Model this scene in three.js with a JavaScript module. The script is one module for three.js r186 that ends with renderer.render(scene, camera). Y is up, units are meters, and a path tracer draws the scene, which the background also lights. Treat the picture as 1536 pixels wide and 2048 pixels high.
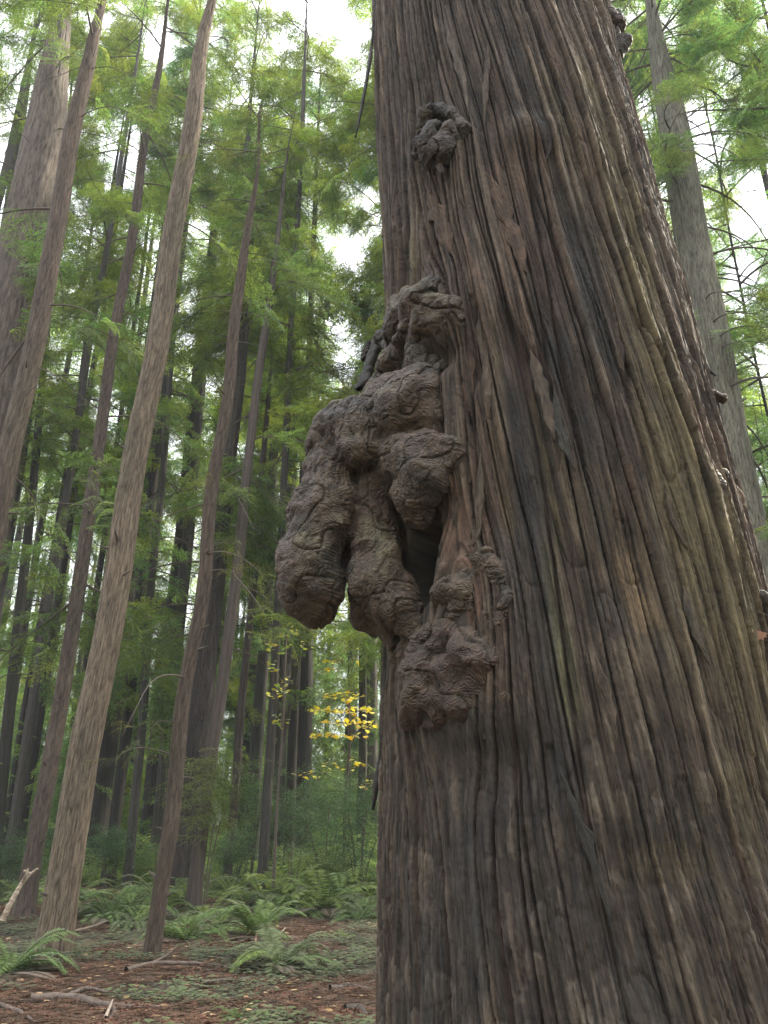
import * as THREE from 'three';
import { mergeGeometries } from 'three/addons/utils/BufferGeometryUtils.js';

// ------------------------------------------------------------------ camera, sky, sun, exposure
const PITCH = THREE.MathUtils.degToRad(22), FOV = 65, EYE = 1.6;
const F = 1024 / Math.tan(THREE.MathUtils.degToRad(FOV / 2));      // focal length in photograph pixels (1536 x 2048)
const scene = new THREE.Scene();
const camera = new THREE.PerspectiveCamera(FOV, 0.75, 0.1, 600);
camera.position.set(0, EYE, 0);
camera.rotation.set(PITCH, 0, 0);
const renderer = new THREE.WebGLRenderer({ antialias: true });
renderer.toneMapping = THREE.LinearToneMapping;
renderer.toneMappingExposure = 3.5;
renderer.shadowMap.enabled = true;

{ // a bright, thinly clouded sky
  const w = 256, h = 128, d = new Float32Array(w * h * 4);
  for (let y = 0; y < h; y++) for (let x = 0; x < w; x++) {
    const el = Math.max(0, (y + 0.5) / h * 2 - 1), i = (y * w + x) * 4, k = 0.36 + 1.25 * el;
    d[i] = 0.98 * k; d[i + 1] = 1.0 * k; d[i + 2] = 1.09 * k; d[i + 3] = 1;
  }
  const t = new THREE.DataTexture(d, w, h, THREE.RGBAFormat, THREE.FloatType);
  t.mapping = THREE.EquirectangularReflectionMapping; t.magFilter = THREE.LinearFilter; t.needsUpdate = true;
  scene.background = t; scene.environment = t;
}
const sun = new THREE.DirectionalLight(new THREE.Color().setRGB(1, 0.92, 0.76), 5);
sun.position.set(40, 46, -34); sun.target.position.set(0, 2, -12);
sun.castShadow = true; sun.shadow.radius = 14; sun.shadow.mapSize.set(2048, 2048);
Object.assign(sun.shadow.camera, { left: -60, right: 60, top: 60, bottom: -60, near: 1, far: 160 });
scene.add(sun, sun.target);
scene.fog = new THREE.FogExp2(new THREE.Color().setRGB(0.85, 0.95, 1), 0.0008);

// ------------------------------------------------------------------ helpers
function rng(seed) { let s = seed | 0; return () => { s = (s + 0x6d2b79f5) | 0; let t = Math.imul(s ^ (s >>> 15), 1 | s); t = (t + Math.imul(t ^ (t >>> 7), 61 | t)) ^ t; return ((t ^ (t >>> 14)) >>> 0) / 4294967296; }; }
const lerp = (a, b, t) => a + (b - a) * t, clamp = (x, a = 0, b = 1) => Math.min(b, Math.max(a, x));
const sstep = (a, b, x) => { const t = clamp((x - a) / (b - a)); return t * t * (3 - 2 * t); };
const V = (x, y, z) => new THREE.Vector3(x, y, z);
function hsh(x, y, z) { let h = Math.imul(x, 374761393) ^ Math.imul(y, 668265263) ^ Math.imul(z, 2147483647 - 974711); h = Math.imul(h ^ (h >>> 13), 1274126177); h = Math.imul(h ^ (h >>> 16), 2246822519 | 0); return ((h ^ (h >>> 15)) >>> 0) / 4294967296; }
function n2(x, y, s = 0) { // value noise, -1..1
  const ix = Math.floor(x), iy = Math.floor(y); let fx = x - ix, fy = y - iy; fx = fx * fx * (3 - 2 * fx); fy = fy * fy * (3 - 2 * fy);
  return lerp(lerp(hsh(ix, iy, s), hsh(ix + 1, iy, s), fx), lerp(hsh(ix, iy + 1, s), hsh(ix + 1, iy + 1, s), fx), fy) * 2 - 1;
}
function n3(x, y, z, s = 0) {
  const ix = Math.floor(x), iy = Math.floor(y), iz = Math.floor(z); let fx = x - ix, fy = y - iy, fz = z - iz;
  fx = fx * fx * (3 - 2 * fx); fy = fy * fy * (3 - 2 * fy); fz = fz * fz * (3 - 2 * fz);
  const a = iz * 57 + s, b = (iz + 1) * 57 + s;
  return lerp(lerp(lerp(hsh(ix, iy, a), hsh(ix + 1, iy, a), fx), lerp(hsh(ix, iy + 1, a), hsh(ix + 1, iy + 1, a), fx), fy),
    lerp(lerp(hsh(ix, iy, b), hsh(ix + 1, iy, b), fx), lerp(hsh(ix, iy + 1, b), hsh(ix + 1, iy + 1, b), fx), fy), fz) * 2 - 1;
}
const f2 = (x, y, s = 0) => n2(x, y, s) * 0.57 + n2(x * 2.03, y * 2.03, s + 1) * 0.29 + n2(x * 4.1, y * 4.1, s + 2) * 0.14;
const f3 = (x, y, z, s = 0) => n3(x, y, z, s) * 0.57 + n3(x * 2.03, y * 2.03, z * 2.03, s + 1) * 0.29 + n3(x * 4.1, y * 4.1, z * 4.1, s + 2) * 0.14;
const wo = { f1: 0, f2: 0, id: 0, dx: 0 };
function worley(x, y, s) {
  const ix = Math.floor(x), iy = Math.floor(y); let a = 9, b = 9, id = 0, ox = 0;
  for (let j = -1; j < 2; j++) for (let i = -1; i < 2; i++) {
    const cx = ix + i, cy = iy + j, r = hsh(cx, cy, s), q = hsh(cx, cy, s + 91), dx = cx + 0.1 + 0.8 * r - x, dy = cy + q - y, d = Math.sqrt(dx * dx + dy * dy);
    if (d < a) { b = a; a = d; id = r * 7.13 + q * 3.7; ox = dx; } else if (d < b) b = d;
  }
  wo.f1 = a; wo.f2 = b; wo.id = id - Math.floor(id); wo.dx = ox; return b - a;
}
const CP = Math.cos(PITCH), SP = Math.sin(PITCH);
function ray(x, y) { const a = (x - 768) / F, b = (1024 - y) / F; return [a, SP + b * CP, CP - b * SP]; }       // right, up, forward
function at(x, y, D) { const [a, u, f] = ray(x, y); return V(a / f * D, EYE + u / f * D, -D); }                      // point D metres ahead
function mpp(x, y, D) { return D / ray(x, y)[2] / F; }                                                            // metres per pixel there
function project(p) { const dz = -p.z, dy = p.y - EYE, ax = dz * CP + dy * SP; return ax < 0.1 ? [-9999, -9999] : [768 + F * p.x / ax, 1024 - F * (dy * CP - dz * SP) / ax]; }
const groundY = (x, z) => { const d = Math.hypot(x, z); return (0.1 * n2(x * 0.25, z * 0.25, 5) + 0.035 * n2(x * 0.9, z * 0.9, 6)) * sstep(2, 9, d) + 0.3 * n2(x * 0.06, z * 0.06, 7) * sstep(14, 40, d); };
const names = new Map();
function numbered(n) { const k = names.get(n) ?? 0; names.set(n, k + 1); return k ? n + '_' + String(k).padStart(3, '0') : n; }
function tag(o, label, category, group, kind) { if (label) o.userData.label = label; if (category) o.userData.category = category; if (group) o.userData.group = group; if (kind) o.userData.kind = kind; return o; }
function thing(name, label, category, pos, group) { const o = new THREE.Group(); o.name = numbered(name); if (pos) o.position.copy(pos); scene.add(o); return tag(o, label, category, group); }
function mesh(name, g, m, parent = scene) { const o = new THREE.Mesh(g, m); o.name = parent === scene ? numbered(name) : name; o.castShadow = o.receiveShadow = true; parent.add(o); return o; }
const ONES = ['', 'first', 'second', 'third', 'fourth', 'fifth', 'sixth', 'seventh', 'eighth', 'ninth', 'tenth', 'eleventh', 'twelfth', 'thirteenth', 'fourteenth', 'fifteenth', 'sixteenth', 'seventeenth', 'eighteenth', 'nineteenth'], TENS = ['', '', 'twent', 'thirt', 'fort', 'fift', 'sixt', 'sevent'];
const ordinal = (n) => (n < 20 ? ONES[n] : n % 10 ? TENS[Math.floor(n / 10)] + 'y-' + ONES[n % 10] : TENS[n / 10] + 'ieth');
function rankFromLeft(list, say) { [...list].sort((p, q) => p[0] - q[0]).forEach(([, o, extra], i) => { o.userData.label = say(ordinal(i + 1), extra); }); }
const rgb = (r, g, b) => new THREE.Color().setRGB(r, g, b);

// ------------------------------------------------------------------ textures
const lat = (x, y, px, py, s) => { // periodic value noise
  const ix = Math.floor(x), iy = Math.floor(y); let fx = x - ix, fy = y - iy; fx = fx * fx * (3 - 2 * fx); fy = fy * fy * (3 - 2 * fy);
  const m = (a, p) => ((a % p) + p) % p, x0 = m(ix, px), x1 = m(ix + 1, px), y0 = m(iy, py), y1 = m(iy + 1, py);
  return lerp(lerp(hsh(x0, y0, s), hsh(x1, y0, s), fx), lerp(hsh(x0, y1, s), hsh(x1, y1, s), fx), fy);
};
function tex(n, fn, srgb) {
  const d = new Uint8Array(n * n * 4);
  for (let y = 0; y < n; y++) for (let x = 0; x < n; x++) { const c = fn(x / n, y / n), i = (y * n + x) * 4; for (let k = 0; k < 3; k++) d[i + k] = clamp(Array.isArray(c) ? c[k] : c) * 255; d[i + 3] = 255; }
  const t = new THREE.DataTexture(d, n, n); t.wrapS = t.wrapT = THREE.RepeatWrapping; t.magFilter = THREE.LinearFilter; t.minFilter = THREE.LinearMipmapLinearFilter; t.needsUpdate = true;
  if (srgb) t.colorSpace = THREE.SRGBColorSpace; return t;
}
const fibre = (u, v) => { const w = 0.02 * (lat(u * 6, v * 5, 6, 5, 3) - 0.5); u += w; return 0.4 * lat(u * 46, v * 5, 46, 5, 1) + 0.3 * lat(u * 110, v * 9, 110, 9, 2) + 0.2 * lat(u * 230, v * 24, 230, 24, 4) + 0.1 * lat(u * 400, v * 120, 400, 120, 5); };
const flakes = (u, v) => lat(u * 30, v * 14, 30, 14, 11) * 0.5 + lat(u * 80, v * 50, 80, 50, 12) * 0.5;
const texFibre = tex(1024, (u, v) => 0.75 * fibre(u, v) + 0.25 * flakes(u, v));                                   // 1 m x 1 m
const texFibreCol = tex(1024, (u, v) => { const k = 0.66 + 0.9 * (fibre(u, v) - 0.5) + 0.45 * (flakes(u, v) - 0.5); return [k * 1.02, k, k * 0.97]; });
const furrow = (u, v) => { const w = 0.05 * (lat(u * 5, v * 3, 5, 3, 21) - 0.5) + 0.02 * (lat(u * 12, v * 9, 12, 9, 22) - 0.5); u += w; const a = Math.abs(lat(u * 15, v * 2, 15, 2, 23) - 0.5) * 2, b = Math.abs(lat(u * 34, v * 5, 34, 5, 24) - 0.5) * 2; return clamp(Math.pow(a, 0.6) * 0.65 + b * 0.35); };
const texFurrow = tex(512, (u, v) => 0.8 * furrow(u, v) + 0.2 * fibre(u, v));
const texFurrowCol = tex(512, (u, v) => { const k = 0.45 + 0.4 * furrow(u, v) + 0.3 * (fibre(u, v) - 0.5); return [k, k * 0.97, k * 0.94]; });
const gnarl = (u, v) => { const a = lat(u * 9, v * 9, 9, 9, 31) * 5 + lat(u * 22, v * 22, 22, 22, 32) * 1.6; return 0.5 * (0.5 + 0.5 * Math.sin(a * 6)) + 0.3 * lat(u * 90, v * 90, 90, 90, 33) + 0.2 * lat(u * 200, v * 200, 200, 200, 34); };
const texGnarl = tex(1024, gnarl);
const texLitter = tex(1024, (u, v) => {
  const a = lat(u * 160, v * 60, 160, 60, 41), b = lat(u * 60, v * 170, 60, 170, 42), c = lat(u * 12, v * 12, 12, 12, 43), e = lat(u * 300, v * 300, 300, 300, 44);
  const k = 0.28 + 0.3 * Math.max(a, b) + 0.25 * (c - 0.5) + 0.25 * (e - 0.5); return [k * 1.1, k * 0.95, k * 0.85];
});
texLitter.colorSpace = THREE.NoColorSpace;

// ------------------------------------------------------------------ ground
const std = (o) => new THREE.MeshStandardMaterial({ roughness: 0.95, ...o });
const mGround = std({ vertexColors: true, map: texLitter, bumpMap: texLitter, bumpScale: 0.02, roughness: 1 });
const greenMask = (x, z) => sstep(-0.05, 0.4, f2(x * 0.55 + 3, z * 0.4, 61) + 0.12 * n2(x * 3, z * 3, 62)) ;
{
  const n = 300, pos = [], col = [], uv = [], idx = [];
  const warp = (s) => Math.sign(s) * (Math.abs(s) * 14 + Math.pow(Math.abs(s), 5) * 236);
  for (let j = 0; j <= n; j++) for (let i = 0; i <= n; i++) {
    const x = warp(i / n * 2 - 1), z = -14 + warp(j / n * 2 - 1), y = groundY(x, z);
    pos.push(x, y, z); uv.push(x / 1.3, z / 1.3);
    const g = greenMask(x, z), r = 0.5 + 0.5 * f2(x * 0.8, z * 0.8, 63), far = sstep(22, 45, -z), k = 0.8 + 0.35 * n2(x * 2.2, z * 2.2, 64);
    const br = [0.15 + 0.04 * r, 0.118 + 0.025 * r, 0.088], gr = [0.115, 0.112, 0.065];
    for (let c = 0; c < 3; c++) col.push(k * lerp(lerp(br[c], gr[c], g * 0.75), [0.12, 0.15, 0.06][c], far * 0.6));
  }
  for (let j = 0; j < n; j++) for (let i = 0; i < n; i++) { const a = j * (n + 1) + i, b = a + n + 1; idx.push(a, b, a + 1, b, b + 1, a + 1); }
  const g = new THREE.BufferGeometry();
  g.setAttribute('position', new THREE.Float32BufferAttribute(pos, 3)); g.setAttribute('color', new THREE.Float32BufferAttribute(col, 3)); g.setAttribute('uv', new THREE.Float32BufferAttribute(uv, 2));
  g.setIndex(idx); g.computeVertexNormals();
  tag(mesh('ground', g, mGround), 'forest floor of rusty needle litter with patches of green', null, null, 'structure');
}

// ------------------------------------------------------------------ the great redwood with the burls
const EDGES = [ // row, left edge, right edge in the photograph
  [0, 745, 1213], [100, 745, 1232], [200, 749, 1256], [300, 757, 1287], [400, 763, 1314], [500, 766, 1338], [600, 768, 1364], [700, 770, 1394], [800, 772, 1424], [900, 774, 1454], [1000, 776, 1484],
  [1100, 777, 1511], [1200, 777, 1536], [1300, 774, 1560], [1400, 768, 1586], [1500, 764, 1612], [1600, 761, 1638], [1700, 756, 1664], [1800, 753, 1692], [1900, 750, 1722], [2048, 747, 1770]];
const DC = 5.0, PHI0 = THREE.MathUtils.degToRad(12);
const rings = EDGES.map(([y, xl, xr]) => {
  const e = [xl, xr].map((x) => { const [a, u, f] = ray(x, y); return [Math.atan2(a, f), u / Math.hypot(a, f)]; });
  const c = (e[0][0] + e[1][0]) / 2, al = (e[1][0] - e[0][0]) / 2;
  return { h: EYE + (e[0][1] + e[1][1]) / 2 * DC * Math.cos(al), c, r: DC * Math.sin(al) };
}).reverse();
rings.unshift({ h: -0.4, c: rings[0].c + 0.01, r: rings[0].r + 0.25 });
{ const t = rings[rings.length - 1]; rings.push({ h: 14, c: t.c - 0.035, r: t.r * 0.9 }, { h: 34, c: t.c - 0.09, r: t.r * 0.62 }); }
function ringAt(h) {
  let i = 0; while (i < rings.length - 2 && rings[i + 1].h < h) i++;
  const a = rings[i], b = rings[i + 1], t = clamp((h - a.h) / (b.h - a.h)), c = lerp(a.c, b.c, t);
  return { x: DC * Math.sin(c), z: -DC * Math.cos(c), r: lerp(a.r, b.r, t), c };
}
const FX = -Math.sin(PHI0), FZ = Math.cos(PHI0), RX = Math.cos(PHI0), RZ = Math.sin(PHI0);
function surf(x, y, out = 0) { // where the sight line of a pixel meets the (smooth) trunk
  const [a, u, f] = ray(x, y), hd = Math.hypot(a, f), phi = Math.atan2(a, f); let d = 4.3, R;
  for (let k = 0; k < 8; k++) {
    R = ringAt(EYE + u / hd * d); const de = phi - R.c, q = R.r * R.r - (DC * Math.sin(de)) ** 2;
    d = DC * Math.cos(de) - Math.sqrt(Math.max(q, 0));
  }
  d -= out;
  const p = V(Math.sin(phi) * d, EYE + u / hd * d, -Math.cos(phi) * d);
  const dx = p.x - R.x, dz = p.z - R.z;
  return { p, d, th: Math.atan2(dx * RX + dz * RZ, dx * FX + dz * FZ), h: p.y, m: d / hd / F };
}
// coloured patches of lichen, char and fresh bark, plus painted shade in the hollow: [x, y, half width, half height, colour, strength] read from the photograph, kept as places on the trunk
const LICH = [0.195, 0.165, 0.095], PALE = [0.2, 0.2, 0.11], CHAR = [0.04, 0.041, 0.046], TAN = [0.26, 0.19, 0.125], RED = [0.17, 0.095, 0.068], DUN = [0.075, 0.058, 0.047];
const HOLLOW_SHADE = [0.007, 0.0065, 0.006];  // near-black shade of the hollow, put into the bark colour
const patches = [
  [838, 1115, 52, 116, HOLLOW_SHADE, 1],
  [1195, 230, 30, 110, LICH, 0.5], [1245, 380, 30, 150, LICH, 0.85], [1275, 540, 36, 170, LICH, 0.9], [1310, 720, 50, 160, LICH, 0.7], [1345, 900, 60, 200, LICH, 0.7], [1400, 1080, 60, 220, LICH, 0.75], [1470, 1150, 45, 200, LICH, 0.7], [1500, 1350, 50, 200, LICH, 0.5], [1490, 1620, 50, 120, LICH, 0.4],
  [1035, 265, 34, 30, LICH, 0.6], [822, 530, 22, 75, LICH, 0.55], [1130, 1340, 24, 120, PALE, 0.95], [1105, 1190, 16, 120, PALE, 0.8], [1090, 980, 20, 140, LICH, 0.7], [1000, 930, 16, 140, LICH, 0.6], [1180, 1000, 50, 90, LICH, 0.35], [1130, 250, 20, 130, LICH, 0.35], [985, 720, 24, 150, LICH, 0.35], [1345, 1720, 70, 50, LICH, 0.4], [1080, 860, 16, 90, LICH, 0.5],
  [1165, 520, 34, 90, CHAR, 0.8], [1195, 640, 34, 120, CHAR, 0.8], [1090, 600, 32, 130, CHAR, 0.75], [1125, 760, 40, 150, CHAR, 0.7], [1055, 900, 26, 230, CHAR, 0.75], [1200, 860, 60, 80, CHAR, 0.55], [1070, 1200, 30, 260, CHAR, 0.75], [1225, 1220, 44, 60, CHAR, 0.6], [1190, 1000, 30, 120, CHAR, 0.4],
  [1040, 1520, 120, 130, CHAR, 0.65], [1140, 1640, 26, 200, CHAR, 0.8], [910, 1640, 90, 160, CHAR, 0.35], [1010, 1780, 120, 160, CHAR, 0.45], [880, 1900, 90, 160, CHAR, 0.35], [1200, 1900, 90, 140, CHAR, 0.4], [1320, 1560, 60, 60, CHAR, 0.35], [1330, 1650, 90, 40, CHAR, 0.4], [1150, 440, 20, 80, CHAR, 0.5], [1060, 180, 16, 120, CHAR, 0.4],
  [1270, 1160, 34, 90, TAN, 0.8], [1290, 1230, 30, 40, TAN, 0.8], [1290, 1850, 60, 120, DUN, 0.5], [950, 620, 30, 150, RED, 0.6], [935, 760, 24, 140, TAN, 0.35], [970, 850, 30, 200, RED, 0.4], [920, 1060, 30, 120, RED, 0.6], [1040, 380, 60, 240, RED, 0.35], [1030, 680, 30, 150, RED, 0.45], [890, 470, 50, 140, RED, 0.3], [960, 1180, 18, 80, RED, 0.9],
  [860, 120, 90, 160, DUN, 0.5], [860, 700, 120, 200, DUN, 0.5], [870, 1560, 100, 100, DUN, 0.55], [790, 300, 40, 300, DUN, 0.6], [790, 1600, 60, 400, DUN, 0.5],
].map(([x, y, w, h, c, s]) => { const a = surf(x, y), dy = surf(x, y + 10).h - surf(x, y - 10).h; return { th: a.th, h: a.h, w: Math.max(0.03, w * a.m / 1.1 / Math.max(0.3, Math.cos(a.th))), v: Math.abs(dy) / 20 * h, c, s }; });
const dents = [ // hollows and swellings of the trunk: [x, y, half width, half height, metres]
  [838, 1115, 42, 104, -0.85], [835, 1040, 60, 60, -0.12], [890, 720, 30, 30, -0.1], [900, 640, 90, 80, 0.06], [860, 900, 120, 170, 0.08], [945, 1180, 90, 90, 0.05], [900, 1350, 130, 130, 0.07], [870, 300, 60, 70, 0.04], [1060, 270, 50, 34, 0.05], [1330, 1740, 120, 60, -0.015], [1000, 1540, 90, 60, -0.03],
  [1270, 1180, 50, 120, -0.03], [1430, 970, 30, 30, 0.012], [1150, 900, 30, 500, -0.02],
].map(([x, y, w, h, a]) => { const s = surf(x, y), dy = surf(x, y + 10).h - surf(x, y - 10).h; return { th: s.th, h: s.h, w: w * s.m / 1.1 / Math.max(0.35, Math.cos(s.th)), v: Math.abs(dy) / 20 * h, a }; });
const burlSpots = [[860, 640, 90], [830, 880, 120], [930, 1180, 90], [900, 1350, 120], [875, 290, 60]].map(([x, y, r]) => { const s = surf(x, y); return [s.th * 1.1, s.h, r * s.m]; });
const tr = { d: 0, c: [0, 0, 0] };
function bark(th, h, wantColor) {
  const u0 = th * 1.1, lower = sstep(3.2, 1.4, h), side = sstep(-1.0, -0.2, th);
  let u = u0 + 0.075 * (h - 4) * side + 0.06 * n2(u0 * 0.8, h * 0.3, 71) + 0.03 * n2(u0 * 2.1, h * 0.3, 70) + 0.007 * n2(u0 * 3, h * 0.6, 72) + 0.0025 * n2(u0 * 14, h * 3, 73);
  for (const [bu, bh, br] of burlSpots) { const du = u0 - bu, dh = (h - bh) * 0.7, q = (du * du + dh * dh) / (br * br); if (q < 9) u -= Math.sign(du) * br * 0.5 * Math.exp(-q * 0.8) * (1 - Math.exp(-Math.abs(du) * 14)); }
  const big = worley(u / 0.115, h / 4.4 + 0.25 * n2(u * 4, h * 0.4, 79), 74), bid = wo.id, bdx = wo.dx, e1 = sstep(0.02, 0.1, big);
  const med = worley(u / 0.04 + 7, h / 1.9, 75), mid = wo.id, mdx = wo.dx, e2 = sstep(0.01, 0.2, med);
  const sml = worley(u / 0.018, h / 0.6, 76), e3 = sstep(0, 0.35, sml), sid = wo.id;
  const r1 = 1 - Math.abs(n2(u * 62, h * 1.8, 77)) * 2, r2 = 1 - Math.abs(n2(u * 120, h * 4.5, 78)) * 2, fl = n2(u * 26, h * 8, 80), fib = r1 * 0.6 + r2 * 0.4;
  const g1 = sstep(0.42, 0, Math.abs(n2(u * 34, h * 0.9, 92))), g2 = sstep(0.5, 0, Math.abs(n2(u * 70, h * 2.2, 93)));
  const rough = 0.5 + 0.5 * f2(u0 * 0.9, h * 0.45, 81), flake = lower * sstep(0.3, 0.7, 0.5 + 0.5 * f2(u0 * 1.4, h * 0.9, 89) + 0.15), amp = lerp(1, 0.36, lower * (0.5 + 0.5 * rough));
  const chip = worley(u / 0.045 + 0.4 * fl, h / 0.13, 90), cid = wo.id, e4 = sstep(0.02, 0.25, chip);
  const seg = Math.floor(h * 0.85 + mid * 37 + 0.12 * n2(u * 40, h * 2, 95));
  let d = (hsh(seg, Math.floor(mid * 9999), 97) - 0.5) * 0.022 * e2 + amp * (0.05 * e1 * (0.55 + 0.75 * bid) + (bid - 0.5) * 0.055 * bdx * e1 + 0.012 * e2 * (0.4 + mid) + (mid - 0.5) * 0.022 * mdx + 0.006 * e3) + 0.003 * r1 + 0.002 * r2 + 0.0018 * fl - 0.008 * g1 - 0.005 * g2 + flake * 0.008 * e4 * (0.3 + cid) + 0.05 * f2(u0 * 1.3, h * 0.6, 82)  - 0.055;
  // plates broken across
  const brk = n2(u * 9 + bid * 40, h * 1.3, 84); d -= 0.012 * sstep(0.03, 0.0, Math.abs(brk)) * e1;
  for (const q of dents) { const a = (th - q.th) / q.w, b = (h - q.h) / q.v, r = a * a + b * b; if (r < 6) d += q.a * (q.a < -0.2 ? sstep(1.5, 0.55, r) : Math.exp(-r * r * 0.35 - r * 0.4)); }
  tr.d = d;
  if (!wantColor) return;
  const m1 = f2(u0 * 1.6, h * 0.5, 85), m2 = n2(u * 12, h * 1.2, 86);
  let c = [0.145, 0.108, 0.084];
  const mix = (k, t) => { for (let i = 0; i < 3; i++) c[i] = lerp(c[i], k[i], t); };
  mix(RED, clamp(0.55 * (bid - 0.55) * 2.6)); mix(DUN, clamp((0.4 - bid) * 1.5) * 0.8); mix([0.215, 0.178, 0.142], clamp((mid - 0.5) * 1.7) * 0.85); mix([0.19, 0.165, 0.138], sstep(-0.1, 0.5, f2(u * 5, h * 0.8, 94)) * 0.45); mix(CHAR, sstep(0.25, 0.75, m2 - m1 * 0.8) * 0.55);
  mix([0.088, 0.068, 0.058], lower * 0.6); mix([0.26, 0.22, 0.185], flake * sstep(0.72, 0.9, cid) * 0.75); mix(CHAR, flake * sstep(0.5, 0.2, cid) * 0.4);
  mix(CHAR, lower * sstep(0.1, 0.6, f2(u * 7, h * 2.2, 87)) * 0.6); mix([0.24, 0.2, 0.165], lower * sstep(0.45, 0.8, f2(u * 26, h * 13, 88)) * 0.7);
  mix(LICH, sstep(0.1, 0.55, m1 + 0.3 * m2) * 0.32 * sstep(-0.1, 0.5, th));
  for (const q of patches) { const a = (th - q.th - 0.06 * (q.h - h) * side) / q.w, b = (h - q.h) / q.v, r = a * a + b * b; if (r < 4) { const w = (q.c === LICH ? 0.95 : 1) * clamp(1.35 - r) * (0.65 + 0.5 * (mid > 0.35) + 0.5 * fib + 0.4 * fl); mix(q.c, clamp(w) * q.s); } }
  mix([0.055, 0.03, 0.022], (1 - e1) * 0.85); mix([0.07, 0.05, 0.04], (1 - e2) * 0.5);  // reddish inner bark, with furrow and groove shade also painted into the colour
  const sg = hsh(seg, Math.floor(mid * 9999), 96);
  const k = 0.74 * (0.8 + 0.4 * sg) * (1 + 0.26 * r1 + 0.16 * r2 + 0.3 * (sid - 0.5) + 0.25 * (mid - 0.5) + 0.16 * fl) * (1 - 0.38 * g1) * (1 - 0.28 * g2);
  tr.c[0] = c[0] * k * 1.04; tr.c[1] = c[1] * k; tr.c[2] = c[2] * k * 0.9;
}
function trunkPoint(th, h, d) { const R = ringAt(h), r = R.r + d; return [R.x + r * (FX * Math.cos(th) + RX * Math.sin(th)), h, R.z + r * (FZ * Math.cos(th) + RZ * Math.sin(th))]; }
const great = thing('burl_redwood', 'huge old redwood trunk with twisted hanging burls and deeply furrowed bark', 'tree', V(ringAt(0).x, 0, ringAt(0).z));
function toGreat(g) { return g.translate(-great.position.x, 0, -great.position.z); }
const mBark = std({ vertexColors: true, map: texFibreCol, bumpMap: texFibre, bumpScale: 0.03, roughness: 0.93 });
{
  const ths = [], hs = [];
  const NF = 720; for (let i = 0; i <= NF; i++) ths.push(lerp(-1.62, 1.62, i / NF));
  for (let i = 1; i < 60; i++) ths.push(lerp(1.62, 2 * Math.PI - 1.62, i / 60)); ths.push(2 * Math.PI - 1.62);
  for (let h = -0.3; h < 0.6; h += 0.05) hs.push(h);
  for (let h = 0.6; h < 9.3; h += 0.0145) hs.push(h);
  for (let h = 9.3; h < 34; h += 0.3) hs.push(h);
  const nx = ths.length, ny = hs.length, pos = new Float32Array(nx * ny * 3), col = new Float32Array(nx * ny * 3), uv = new Float32Array(nx * ny * 2), idx = new Uint32Array((nx - 1) * (ny - 1) * 6);
  for (let j = 0; j < ny; j++) for (let i = 0; i < nx; i++) {
    const k = j * nx + i, last = i === nx - 1, th = last ? ths[0] : ths[i] > Math.PI ? ths[i] - 2 * Math.PI : ths[i];
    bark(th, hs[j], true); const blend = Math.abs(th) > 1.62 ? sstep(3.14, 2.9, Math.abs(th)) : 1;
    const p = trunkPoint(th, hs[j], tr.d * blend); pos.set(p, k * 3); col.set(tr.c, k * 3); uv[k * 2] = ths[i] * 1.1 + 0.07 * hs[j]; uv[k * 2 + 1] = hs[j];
  }
  let q = 0;
  for (let j = 0; j < ny - 1; j++) for (let i = 0; i < nx - 1; i++) { const a = j * nx + i, b = a + nx; idx[q++] = a; idx[q++] = a + 1; idx[q++] = b; idx[q++] = b; idx[q++] = a + 1; idx[q++] = b + 1; }
  const g = new THREE.BufferGeometry();
  g.setAttribute('position', new THREE.BufferAttribute(pos, 3)); g.setAttribute('color', new THREE.BufferAttribute(col, 3)); g.setAttribute('uv', new THREE.BufferAttribute(uv, 2)); g.setIndex(new THREE.BufferAttribute(idx, 1));
  g.computeVertexNormals();
  mesh('trunk', toGreat(g), mBark, great);
}

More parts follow.
